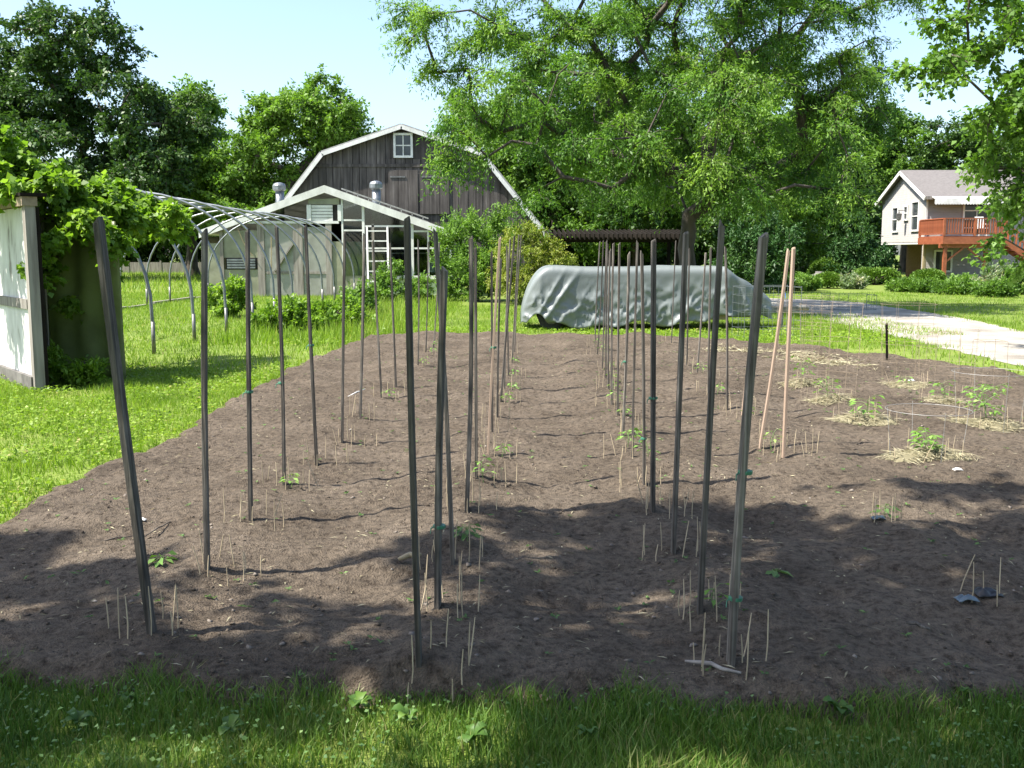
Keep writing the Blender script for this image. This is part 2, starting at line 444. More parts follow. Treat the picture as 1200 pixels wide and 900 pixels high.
# stake positions read off the photograph (foot and top pixel, width in metres), row by row
ORD = ('first', 'second', 'third', 'fourth', 'fifth', 'sixth', 'seventh', 'eighth', 'ninth', 'tenth', 'eleventh', 'twelfth', 'thirteenth', 'fourteenth')
STAKES = {
 'lawn side': [((178, 740), (115, 258), .040), ((243, 665), (240, 270), .034), ((294, 610), (290, 270), .030), ((333, 568), (324, 265), .028), ((371, 540), (358, 265), .030), ((401, 513), (404, 272), .030), ((422, 490), (427, 275), .030),
               ((447, 463), (437, 282), .028), ((464, 452), (457, 285), .028), ((490, 428), (490, 281), .028), ((499, 415), (502, 283), .028), ((508, 408), (515, 284), .026)],
 'middle': [((491, 776), (477, 255), .030), ((513, 712), (521, 315), .036), ((530, 648), (510, 270), .032), ((547, 597), (552, 278), .036), ((558, 560), (557, 290), .028), ((572, 532), (586, 278), .027), ((577, 507), (576, 295), .027), ((583, 485), (587, 303), .028),
            ((587, 469), (603, 276), .028), ((591, 454), (598, 280), .028), ((596, 441), (594, 288), .028), ((600, 425), (608, 275), .027), ((603, 413), (611, 276), .027)],
 'third': [((856, 778), (895, 275), .036), ((820, 718), (846, 262), .033), ((789, 645), (804, 272), .033), ((765, 597), (766, 281), .036), ((755, 567), (752, 296), .026), ((741, 533), (747, 283), .026), ((730, 507), (737, 297), .026), ((724, 486), (726, 285), .026),
           ((717, 471), (719, 285), .027), ((713, 456), (715, 293), .027), ((710, 445), (712, 285), .027), ((706, 431), (711, 282), .026), ((700, 417), (707, 282), .026), ((697, 408), (703, 283), .026)],
 'drive side': [((918, 535), (930, 290), .030), ((892, 515), (924, 293), .030), ((870, 484), (890, 303), .027), ((852, 478), (850, 290), .027), ((830, 458), (833, 290), .027), ((817, 437), (827, 296), .027), ((805, 427), (808, 292), .026), ((787, 402), (792, 282), .024)]}

# ------------------------------------------------------------------ ground
SOIL_POLY = np.array([(-6.2, 3.2)] + [tuple(G(x, y)[:2]) for x, y in
    ((-60, 640), (0, 605), (60, 575), (100, 553), (150, 537), (200, 515), (250, 482), (300, 453), (350, 428), (400, 407), (440, 396), (520, 393), (620, 393),
     (720, 396), (820, 398), (900, 404), (1000, 414), (1100, 426), (1200, 441), (1300, 458))] + [(9.5, 10.5), (9.5, 3.1), (4, 3.1), (1.9, 3.36), (1.0, 3.22), (0, 3.3), (-0.8, 3.3), (-1.6, 3.5), (-3, 3.35)])


def sdist(x, y, poly=SOIL_POLY):
    """signed distance, positive inside"""
    x = np.asarray(x, float); y = np.asarray(y, float)
    d = np.full(x.shape, 1e9); ins = np.zeros(x.shape, bool)
    n = len(poly)
    for i in range(n):
        ax, ay = poly[i]; bx, by = poly[(i + 1) % n]
        ex, ey = bx - ax, by - ay
        t = np.clip(((x - ax) * ex + (y - ay) * ey) / (ex * ex + ey * ey), 0, 1)
        d = np.minimum(d, np.hypot(x - ax - t * ex, y - ay - t * ey))
        c = ((ay > y) != (by > y))
        with np.errstate(divide='ignore', invalid='ignore'):
            xi = (bx - ax) * (y - ay) / (by - ay) + ax
        ins ^= c & (x < xi)
    return np.where(ins, d, -d)


ROWS = (-1.5, -0.3, 0.92, 2.2)


FEET = np.array([G(q[0][0], q[0][1], 0.07)[:2] for l in STAKES.values() for q in l])


def soil_z(x, y):
    x = np.asarray(x, float); y = np.asarray(y, float)
    sd = sdist(x, y) + (fbm(x * 1.6, y * 1.6, 5) - 0.5) * 0.22 + (vn(x * 9, y * 9, 8) - 0.5) * 0.1
    m = np.clip((sd + 0.12) / 0.3, 0, 1); m = m * m * (3 - 2 * m)
    ridge = sum(np.exp(-((x - r + 0.12 * (vn(y * 0.7, r * 9, 3) - 0.5)) / 0.3) ** 2) for r in ROWS)
    h = 0.058 + 0.042 * ridge + 0.12 * (fbm(x * 1.6, y * 1.6, 11) - 0.5) + 0.045 * (fbm(x * 4.5, y * 4.5, 21) - 0.5)
    for fx, fy in FEET:
        d2 = (x - fx) ** 2 + (y - fy) ** 2
        if np.ndim(d2) and d2.size > 5000:
            k = d2 < 0.06
            h[k] += 0.022 * np.exp(-d2[k] / 0.008)
        else: h = h + 0.022 * np.exp(-d2 / 0.008)
    h = np.where(h < 0.025, 0.025 + 0.15 * (h - 0.025), h)
    return -0.07 + m * (0.07 + h)


def soil_fine(x, y):
    c = fbm(x * 17, y * 17, 31, 3)
    return 0.016 * (vn(x * 8.5, y * 8.5, 61) - 0.5) + 0.03 * (c - 0.5) + 0.03 * np.clip(vn(x * 23, y * 23, 41) - 0.72, 0, 1)


def on_soil(px, py):
    p = G(px, py, 0.06)
    for _ in range(3): p = G(px, py, float(soil_z(p[0], p[1])))
    return p


ys = [2.9]
while ys[-1] < 21: ys.append(ys[-1] * 1.0047)
ys = np.array(ys); xs = np.arange(-6.3, 10.4, 0.03)
gx, gy = np.meshgrid(xs, ys)
gz = soil_z(gx, gy); sdg = sdist(gx, gy)
gz = gz + soil_fine(gx, gy) * np.clip((sdg + 0.1) / 0.2, 0, 1)
nx, ny = len(xs), len(ys)
idx = (np.arange(ny - 1)[:, None] * nx + np.arange(nx - 1)[None, :]).ravel()
keep = (sdg[:-1, :-1] > -0.42).ravel()
idx = idx[keep]
F = np.stack([idx, idx + 1, idx + nx + 1, idx + nx], 1)
used = np.unique(F); remap = np.zeros(nx * ny, np.int64); remap[used] = np.arange(len(used))
V = np.stack([gx.ravel(), gy.ravel(), gz.ravel()], 1)[used]
o = link('garden_soil', np_mesh('garden_soil', V, remap[F], smooth=True), M_soil); tag(o, kind='structure')

# lawn: one sheet to the horizon, with a shallow hollow under the bed so it never crosses the soil
R = 600.0
mb = MB().add([(-R, -R, 0), (R, -R, 0), (R, R, 0), (-R, R, 0)], [(0, 1, 2, 3)])
tag(mb.build('lawn', M_lawn), kind='structure')

# gravel drive
DRIVE = np.array([tuple(G(x, y)[:2]) for x, y in
    ((880, 349), (945, 351), (1000, 354), (1035, 359), (1085, 366), (1140, 376), (1200, 388), (1330, 418), (1600, 480), (1700, 560), (1300, 452), (1200, 430), (1130, 414), (1060, 397), (1000, 384), (955, 373), (925, 364), (880, 358))])
drive_c = DRIVE.mean(0)
rngd = random.Random(3)
pts = []
for i in range(len(DRIVE)):
    a, b = DRIVE[i], DRIVE[(i + 1) % len(DRIVE)]
    for k in range(6):
        p = a + (b - a) * k / 6
        pts.append((p[0] + rngd.uniform(-.12, .12), p[1] + rngd.uniform(-.12, .12), 0.006))
tag(MB().add(pts, [tuple(range(len(pts)))]).build('gravel_drive', M_gravel), kind='structure')

# ------------------------------------------------------------------ grass
def in_drive(x, y): return sdist(x, y, DRIVE)


def blades1(rng, x, y, z, h, w, lean=0.5):
    """one triangle a blade, for grass farther off"""
    n = len(x); th = rng.uniform(0, 2 * np.pi, n); ph = rng.uniform(0, 2 * np.pi, n); l = h * lean * rng.uniform(0.1, 1, n)
    V = np.empty((n, 3, 3))
    for k, s in ((0, -.5), (1, .5)):
        V[:, k] = np.stack([x + np.cos(th) * w * s, y + np.sin(th) * w * s, z - 0.01 + 0 * x], 1)
    V[:, 2] = np.stack([x + np.cos(ph) * l, y + np.sin(ph) * l, z + h * .95], 1)
    return V.reshape(-1, 3), np.arange(n * 3).reshape(n, 3)


def blades(rng, x, y, z, h, w, lean=0.5):
    n = len(x)
    th = rng.uniform(0, 2 * np.pi, n); c, s = np.cos(th), np.sin(th)
    ph = rng.uniform(0, 2 * np.pi, n); l = h * lean * rng.uniform(0.15, 1, n)
    dx, dy = np.cos(ph) * l, np.sin(ph) * l
    V = np.empty((n, 5, 3))
    for k, (t, ww) in enumerate(((0, -1), (0, 1), (0.55, -0.8), (0.55, 0.8), (1, 0))):
        V[:, k, 0] = x + c * w * ww * 0.5 + dx * t * t
        V[:, k, 1] = y + s * w * ww * 0.5 + dy * t * t
        V[:, k, 2] = z + h * (t if t < 1 else 0.93) - 0.01 * (t == 0)
    b = np.arange(n)[:, None] * 5
    F = np.concatenate([b + np.array([[0, 1, 3]]), b + np.array([[0, 3, 2]]), b + np.array([[2, 3, 4]])], 1).reshape(-1, 3)
    return V.reshape(-1, 3), F


def grass_patch(name, x0, x1, y0, y1, n, h, w, seed, mat, edge=0.0, label=None, lean=0.6, clump=1.0, fine=False, drive=True):
    rng = np.random.default_rng(seed)
    x = rng.uniform(x0, x1, n); y = rng.uniform(y0, y1, n)
    sd = sdist(x, y) + (fbm(x * 1.6, y * 1.6, 5) - 0.5) * 0.22
    dens = fbm(x * 2.2, y * 2.2, seed + 3)
    k = ((sd < 0.02 + edge * 3 * (vn(x * 4, y * 4, 9) ** 2)) | (soil_z(x, y) < 0.012)) & ((not drive) | (in_drive(x, y) < -0.1 + 1.3 * np.clip(fbm(x * 1.3, y * 1.3, 4) - 0.35, 0, 1) * rng.uniform(0, 1, n))) & (rng.uniform(0, 1, n) < 0.35 + 1.3 * clump * dens)
    x, y, sd = x[k], y[k], sd[k]; n = len(x)
    f = fbm(x * 2.6, y * 2.6, seed + 50)
    hh = h * rng.uniform(0.4, 1.2, n) * (0.3 + 2.0 * f ** 1.6)
    V, Fc = (blades if fine else blades1)(rng, x, y, np.zeros(n), hh, w * rng.uniform(0.6, 1.3, n) * (1 if fine else 1.25), lean)
    tint = np.clip(0.15 + 0.75 * fbm(x * 1.1, y * 1.1, seed + 7) + rng.normal(0, 0.16, n), 0, 0.93)
    tint = np.where(rng.uniform(0, 1, n) < 0.02 + 0.3 * np.clip(fbm(x * 0.9, y * 0.9, seed + 90) - 0.55, 0, 1), 1.0, tint)
    o = link(name, np_mesh(name, V, Fc, np.repeat(tint, 3 if fine else 1)), mat)
    return tag(o, label, 'grass', kind='stuff')


def leaf_cards(rng, P, D, L, Wd, flat=0.6, fold=0.15):
    n = len(P); D = unit(D)
    up = unit(np.array((0, 0, 1.0)) + rng.normal(0, flat, (n, 3)))
    S = unit(np.cross(D, up)); N = np.cross(S, D)
    L = np.broadcast_to(L, n)[:, None]; Wd = np.broadcast_to(Wd, n)[:, None]
    V = np.empty((n, 4, 3))
    V[:, 0] = P
    V[:, 1] = P + D * L * 0.45 + S * Wd * 0.5 + N * Wd * fold
    V[:, 2] = P + D * L - N * L * 0.12
    V[:, 3] = P + D * L * 0.45 - S * Wd * 0.5 + N * Wd * fold
    return V.reshape(-1, 3), (np.arange(n)[:, None] * 4 + np.array([[0, 1, 2, 3]]))


def clover_patch(name, x0, x1, y0, y1, n, size, seed, mat, label, hz=0.04):
    """small round lawn leaves (clover, creeping weeds) between the blades"""
    rng = np.random.default_rng(seed)
    x = rng.uniform(x0, x1, n); y = rng.uniform(y0, y1, n)
    sd = sdist(x, y) + (fbm(x * 1.6, y * 1.6, 5) - 0.5) * 0.22
    k = ((sd < 0.05 * vn(x * 4, y * 4, 9)) | (soil_z(x, y) < 0.005)) & (in_drive(x, y) < -0.15) & (fbm(x * 1.7, y * 1.7, seed + 1) > 0.42)
    x, y = x[k], y[k]; n = len(x)
    th = rng.uniform(0, 6.283, n)
    D = np.stack([np.cos(th), np.sin(th), rng.uniform(-0.1, 0.5, n)], 1)
    P = np.stack([x, y, hz * rng.uniform(0.4, 1.6, n)], 1)
    sz = size * rng.uniform(0.5, 1.3, n)
    V, Fq = leaf_cards(rng, P, D, sz, sz * 0.8, 0.5)
    tint = np.clip(rng.normal(0.5, 0.22, n) + 0.5 * (fbm(x, y, seed + 2) - 0.5), 0, 1)
    o = link(name, np_mesh(name, V, Fq, tint), mat)
    return tag(o, label, 'ground cover', kind='stuff')


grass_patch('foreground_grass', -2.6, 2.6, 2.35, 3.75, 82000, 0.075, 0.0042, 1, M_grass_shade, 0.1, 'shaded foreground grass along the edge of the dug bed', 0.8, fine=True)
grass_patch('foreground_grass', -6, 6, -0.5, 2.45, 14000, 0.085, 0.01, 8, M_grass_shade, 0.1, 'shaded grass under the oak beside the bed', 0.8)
grass_patch('lawn_grass', -8.5, -1.6, 4.6, 13.5, 150000, 0.06, 0.0075, 2, M_grass, 0.06, 'sunlit lawn grass between the dug bed and the white shed', 0.8)
grass_patch('lawn_grass', -16, -1.5, 13, 40, 110000, 0.11, 0.014, 3, M_grass, 0.06, 'lawn grass under and beyond the hoop frame', 0.8)
grass_patch('lawn_grass', -3.5, 11, 16.5, 30, 85000, 0.085, 0.011, 4, M_grass, 0.06, 'lawn grass between the dug bed and the covered trailer', 0.8)
grass_patch('lawn_grass', 4, 26, 12, 40, 80000, 0.08, 0.016, 6, M_grass, 0.06, 'lawn grass on both sides of the gravel drive', 0.8)
grass_patch('meadow_grass', -34, -8, 38, 75, 20000, 0.3, 0.03, 7, M_grass, 0.06, 'far meadow grass before the low dark fence', 0.8)
grass_patch('drive_grass', 5.6, 8.6, 19.2, 26, 5000, 0.08, 0.014, 16, M_grass, 0.06, 'thin grass creeping over the near edge of the gravel', 0.8, drive=False)
grass_patch('tall_grass', -5.2, -2.0, 17, 31, 9000, 0.3, 0.016, 15, M_grass, 0.06, 'rough tall grass between the bed and the hoop frame', 0.7)
clover_patch('lawn_leaves', -8.5, -1.6, 4.6, 14, 34000, 0.034, 12, M_grass, 'small clover leaves in the sunlit lawn beside the bed')
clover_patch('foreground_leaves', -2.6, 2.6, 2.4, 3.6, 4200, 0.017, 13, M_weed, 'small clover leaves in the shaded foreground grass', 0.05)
clover_patch('lawn_leaves', -4, 9, 17, 21, 16000, 0.05, 14, M_grass, 'small clover leaves in the strip before the covered trailer')

# ------------------------------------------------------------------ loose soil, stones, straw bits
def scatter_stones(name, n, smin, smax, seed, mat, label, cat, region=(-5.5, 8, 3.3, 18)):
    rng = np.random.default_rng(seed)
    x = rng.uniform(region[0], region[1], n); y = region[2] + (region[3] - region[2]) * rng.uniform(0, 1, n) ** 1.7
    k = (sdist(x, y) > 0.05) & (fbm(x * 2, y * 2, seed) > 0.36)
    x, y = x[k], y[k]; n = len(x)
    z = soil_z(x, y) + soil_fine(x, y)
    s = smin + (smax - smin) * rng.uniform(0, 1, n) ** 4
    base = np.array([(1, 0, 0), (0, 1, 0), (-1, 0, 0), (0, -1, 0), (0, 0, 1), (0, 0, -1)], float)
    Fb = np.array([(0, 1, 4), (1, 2, 4), (2, 3, 4), (3, 0, 4), (1, 0, 5), (2, 1, 5), (3, 2, 5), (0, 3, 5)])
    V = base[None] + rng.normal(0, 0.28, (n, 6, 3))
    th = rng.uniform(0, 6.28, n); c, sn = np.cos(th)[:, None], np.sin(th)[:, None]
    sx = s[:, None] * rng.uniform(0.6, 1.3, (n, 1))
    X = (V[:, :, 0] * c - V[:, :, 1] * sn) * sx; Y = (V[:, :, 0] * sn + V[:, :, 1] * c) * s[:, None]
    Z = V[:, :, 2] * s[:, None] * 0.6
    P = np.stack([X + x[:, None], Y + y[:, None], Z + z[:, None] + s[:, None] * 0.15], 2)
    Fc = (np.arange(n)[:, None, None] * 6 + Fb[None]).reshape(-1, 3)
    o = link(name, np_mesh(name, P.reshape(-1, 3), Fc), mat)
    tag(o, label, cat, kind='stuff')


scatter_stones('soil_clods', 24000, 0.002, 0.013, 71, M_clod, 'small crumbs and clods of dry soil over the bed', 'soil')
scatter_stones('pebbles', 2600, 0.003, 0.017, 72, M_stone, 'pale pebbles scattered on the dug soil', 'pebbles')

rng = np.random.default_rng(81)
n = 4200
x = rng.uniform(-4, 7.5, n); y = 3.4 + 14 * rng.uniform(0, 1, n) ** 1.5
k = sdist(x, y) > 0.1; x, y = x[k], y[k]; n = len(x)
th = rng.uniform(0, 6.28, n)
V, Fq = leaf_cards(rng, np.stack([x, y, soil_z(x, y) + soil_fine(x, y) + 0.006], 1), np.stack([np.cos(th), np.sin(th), rng.uniform(-.1, .15, n)], 1), rng.uniform(0.015, 0.06, n), rng.uniform(0.003, 0.009, n), 0.3)
tag(link('straw_bits', np_mesh('straw_bits', V, Fq, rng.uniform(0, 1, n)), M_straw), 'bits of straw and wood chip strewn on the soil', 'straw', kind='stuff')
n = 900
x = rng.uniform(-4, 7.5, n); y = 3.4 + 14 * rng.uniform(0, 1, n) ** 1.3
k = sdist(x, y) > 0.1; x, y = np.repeat(x[k], 5), np.repeat(y[k], 5); n = len(x)
th = rng.uniform(0, 6.28, n)
V, Fq = leaf_cards(rng, np.stack([x, y, soil_z(x, y) + soil_fine(x, y) + 0.008], 1), np.stack([np.cos(th), np.sin(th), rng.uniform(0.1, .7, n)], 1), rng.uniform(0.01, 0.032, n), rng.uniform(0.006, 0.014, n), 0.3)
tag(link('weed_sprouts', np_mesh('weed_sprouts', V, Fq, rng.uniform(0, 1, n)), M_weed), 'tiny weed sprouts dotted over the dug soil', 'weeds', kind='stuff')

# ------------------------------------------------------------------ trees and shrubs
def skeleton(rng, trunk, atts, step, min_i, jit=0.06, arch=0.1):
    P = [np.array(p, float) for p in trunk]; par = [-1] + list(range(len(trunk) - 1)); ends = []
    top = P[-1]
    order = np.argsort(np.linalg.norm(atts - top, axis=1))
    for i in order:
        a = atts[i]; A = np.array(P)
        d = np.linalg.norm(A - a, axis=1)
        cost = d + np.maximum(0, A[:, 2] - a[2]) * 0.7
        cost[:min_i] = 1e9
        j = int(np.argmin(cost)); dj = d[j]; n = max(1, int(dj / step)); p0 = P[j]; prev = j
        for k in range(1, n + 1):
            t = k / n
            q = p0 + (a - p0) * t + np.array((0, 0, 1)) * math.sin(math.pi * t) * dj * arch
            if k < n: q = q + rng.normal(0, jit * step, 3)
            P.append(q); par.append(prev); prev = len(P) - 1
        ends.append((i, prev))
    return np.array(P), np.array(par), ends


def limbs(P, par, ends, ntrunk, r_tip, r_base, mat, name, parent, flare=1.5, expo=0.5):
    n = len(P); cnt = np.zeros(n)
    for _, e in ends: cnt[e] += 1
    for i in range(n - 1, 0, -1): cnt[par[i]] += cnt[i]
    r = r_tip * np.maximum(cnt, 1) ** expo
    r = np.minimum(r, r_base)
    for i in range(ntrunk): r[i] = max(r[i], r_base * (1 - 0.35 * i / ntrunk))
    r[0] *= flare
    if ntrunk > 1: r[1] *= 1 + (flare - 1) * 0.3
    kids = [[] for _ in range(n)]
    for i in range(1, n): kids[par[i]].append(i)
    mb = MB()
    stack = [(None, 0)]
    while stack:
        src, i = stack.pop()
        chain = [] if src is None else [src]
        while True:
            chain.append(i)
            if not kids[i]: break
            ks = sorted(kids[i], key=lambda k: (k == i + 1 and i + 1 < ntrunk, cnt[k]), reverse=True)
            for k in ks[1:]: stack.append((i, k))
            i = ks[0]
        if len(chain) > 1:
            rr = np.array([r[c] for c in chain])
            if src is not None: rr[0] = min(rr[0], rr[1] * 1.15)
            mb.tube(P[chain], rr, 9 if src is None else (6 if rr[0] > 0.05 else 4), cap=False)
    return mb.build(name, mat, parent, True)


def lobes_sample(rng, lobes, n, hollow=0.5):
    vol = np.array([l[3] * l[4] * l[5] for l in lobes]) ** 0.8; vol /= vol.sum()
    out = []
    for li, c in zip(range(len(lobes)), np.maximum(1, np.round(vol * n)).astype(int)):
        d = unit(rng.normal(0, 1, (c, 3))); rr = rng.uniform(hollow ** 3, 1, c) ** (1 / 3)
        out.append(np.array(lobes[li][:3]) + d * rr[:, None] * np.array(lobes[li][3:6]))
    return np.concatenate(out)


def foliage(rng, C, clump_r, twigs, leaves, L, Wd, droop=0.25, flat=0.6, centre=None, squash=0.65, sparse=None, twig_mb=None, tvar=0.16):
    """leaves set along twigs that fan out from every clump centre"""
    nC = len(C)
    if centre is None: centre = C.mean(0)
    outw = unit(C - centre)
    D = unit(rng.normal(0, 1, (nC, twigs, 3)) * np.array((1, 1, squash)) + 0.55 * outw[:, None])
    TL = clump_r * rng.uniform(0.45, 1.2, (nC, twigs))
    t = (np.arange(leaves) + rng.uniform(0, 1, (nC, twigs, leaves))) / leaves
    t = 0.12 + 0.88 * t
    pos = C[:, None, None] + D[:, :, None] * (TL[:, :, None] * t)[..., None]
    pos[..., 2] -= droop * clump_r * t ** 2 * 0.8
    pos += rng.normal(0, clump_r * 0.07, pos.shape)
    ld = D[:, :, None] * 0.6 + rng.normal(0, 0.75, pos.shape); ld[..., 2] -= droop
    n = nC * twigs * leaves
    size = rng.uniform(0.6, 1.25, n)
    V, Fq = leaf_cards(rng, pos.reshape(-1, 3), ld.reshape(-1, 3), L * size, Wd * size, flat)
    tint = np.clip(0.5 + np.repeat(rng.normal(0, tvar, nC), twigs * leaves) + rng.normal(0, 0.14, n), 0, 1)
    if twig_mb is not None:
        for i in range(nC):
            for j in range(0, twigs, 2):
                a = C[i]; b = a + D[i, j] * TL[i, j] * 0.9; b = b - np.array((0, 0, droop * clump_r * 0.6)); m = (a + b) / 2 + np.array((0, 0, 0.1 * clump_r))
                twig_mb.tube([a, m, b], [L * 0.09, L * 0.06, L * 0.03], 3, cap=False)
    return V, Fq, tint


def tree(name, label, base, trunk_top, lobes, n_clumps, clump_r, twigs, leaves, L, Wd, leaf_mat, bark_mat, seed, r_base, cat='tree', group=None,
         droop=0.25, step=0.8, branch_from=0.45, hollow=0.5, flat=0.6, r_tip=0.014, lean=(0, 0), squash=0.65, crown='crown', trunk='trunk', tw=True, arch=0.1, tvar=0.16):
    rng = np.random.default_rng(seed)
    base = np.array(base, float)
    root = empty(name, base, label, cat, group)
    nt = 7
    T = [base + np.array((lean[0] * (k / (nt - 1)) ** 1.3, lean[1] * (k / (nt - 1)) ** 1.3, (trunk_top - base[2]) * k / (nt - 1) - (0.15 if k == 0 else 0))) + (rng.normal(0, r_base * 0.12, 3) * np.array((1, 1, 0)) if 0 < k else 0) for k in range(nt)]
    atts = lobes_sample(rng, lobes, n_clumps, hollow)
    P, par, ends = skeleton(rng, T, atts, step, int(branch_from * nt), arch=arch)
    mbt = MB() if tw else None
    cen = np.average([l[:3] for l in lobes], axis=0, weights=[l[3] * l[4] * l[5] for l in lobes]); cen[2] -= 0.2 * (max(l[2] for l in lobes) - cen[2])
    V, Fq, tint = foliage(rng, atts, clump_r, twigs, leaves, L, Wd, droop, flat, cen, squash, twig_mb=mbt, tvar=tvar)
    tr = limbs(P, par, ends, nt, r_tip, r_base, bark_mat, trunk, root); off(tr, base)
    cr = link(crown, np_mesh(crown, V, Fq, tint), leaf_mat, root); off(cr, base)
    if tw: off(mbt.build('twigs', bark_mat, root), base)
    return root


def lobe(px, py, Y, rx, rz, ry, dy=0.0):
    c = W(px, py, Y + dy); k = (Y + dy) / 1200
    return (c[0], c[1], c[2], rx * k, ry, rz * k)


# big locust behind the covered trailer
LY = 27.5
tree('locust_tree', 'spreading feathery locust tree with forked trunk behind the covered trailer', (W(806, 300, LY)[0], LY, 0), 2.5,
     [lobe(550, 28, LY, 75, 34, 1.6, -1), lobe(590, 130, LY, 60, 48, 1.8, -2), lobe(520, 75, LY, 34, 30, 1.0, -1.5), lobe(492, 22, LY, 24, 16, .7, -1), lobe(540, 160, LY, 26, 34, .8, -2), lobe(640, 40, LY, 80, 45, 2, 0), lobe(560, 195, LY, 42, 22, 1.0, -2.5),
      lobe(700, 75, LY, 95, 75, 2.4, -1), lobe(700, 180, LY, 80, 45, 2.0, -2), lobe(830, 40, LY, 110, 70, 3, 0), lobe(810, 140, LY, 90, 70, 2.6, -2), lobe(640, 235, LY, 36, 20, 0.9, -2),
      lobe(940, 60, LY, 95, 70, 2.6, 0), lobe(960, 150, LY, 80, 60, 2.3, -1), lobe(900, 215, LY, 80, 36, 2.0, -2), lobe(975, 205, LY, 34, 34, 1.4, -2), lobe(1025, 105, LY, 32, 32, 1.3, 0),
      lobe(800, -70, LY, 190, 75, 3.5, 0), lobe(600, -45, LY, 100, 38, 2, 0), lobe(1000, -50, LY, 100, 60, 2.5, 0), lobe(800, 210, LY, 60, 28, 1.2, 2.5), lobe(780, 60, LY, 150, 60, 2, 3.5)],
     430, 0.85, 12, 43, 0.12, 0.038, M_locust, M_bark2, 11, 0.22, droop=0.5, squash=0.5, step=0.55, hollow=0.35, flat=0.5, tvar=0.25, r_tip=0.016, branch_from=0.85, arch=0.16)

# dark oak above the meadow
OY = 60
tree('oak_tree', 'tall dark oak standing beyond the meadow fence', (W(60, 300, OY)[0], OY, 0), 5.0,
     [lobe(60, 45, OY, 58, 46, 3.5), lobe(20, 110, OY, 80, 60, 4), lobe(120, 70, OY, 40, 50, 3), lobe(130, 130, OY, 60, 50, 4, -1), lobe(185, 170, OY, 45, 55, 3.5, -1), lobe(60, 180, OY, 110, 60, 5, -2),
      lobe(170, 225, OY, 55, 38, 3.5, -2), lobe(90, 235, OY, 90, 45, 4, -2), lobe(-60, 120, OY, 90, 90, 5), lobe(215, 130, OY, 20, 30, 2)],
     250, 1.45, 12, 30, 0.27, 0.16, M_oak, M_bark, 21, 0.55, step=1.1, hollow=0.45, r_tip=0.03)
tree('oak_tree', 'smaller rounded tree tucked behind the tall dark oak', (W(225, 300, 68)[0], 68, 0), 4.0,
     [lobe(222, 150, 68, 38, 52, 3), lobe(240, 190, 68, 28, 50, 3), lobe(215, 215, 68, 40, 40, 3)],
     75, 1.35, 11, 30, 0.26, 0.15, M_ash, M_bark, 22, 0.4, step=1.1, r_tip=0.03)
# pale ash-like tree left of the barn
MY = 62
tree('shade_tree', 'bright green tree with uneven crown rising left of the barn roof', (W(330, 300, MY)[0], MY, 0), 4.5,
     [lobe(385, 130, MY, 38, 34, 3), lobe(330, 130, MY, 26, 26, 2.5), lobe(345, 170, MY, 60, 50, 4), lobe(290, 195, MY, 50, 40, 4), lobe(270, 225, MY, 40, 40, 3), lobe(400, 180, MY, 40, 45, 3), lobe(310, 245, MY, 60, 40, 4, -1), lobe(420, 165, MY, 18, 25, 2)],
     190, 1.3, 12, 32, 0.24, 0.14, M_ash, M_bark, 23, 0.45, step=1.0, hollow=0.4, r_tip=0.03)

# background trees: three kinds, copied
def bg_tree(seed, mat, label, group):
    return tree('background_tree', label, (0, 0, 0), 3.5,
                [(0, 0, 7.5, 3.6, 3.6, 2.6), (1.6, 0.8, 5.4, 2.8, 2.8, 2.2), (-1.8, -0.6, 5.2, 2.8, 2.8, 2.3), (0.4, -1.5, 3.6, 3.2, 2.6, 1.8), (-0.6, 1.2, 9.6, 2, 2, 1.8)],
                105, 1.2, 12, 34, 0.22, 0.13, mat, M_bark, seed, 0.28, group=group, step=0.9, hollow=0.4, r_tip=0.025, tw=False)


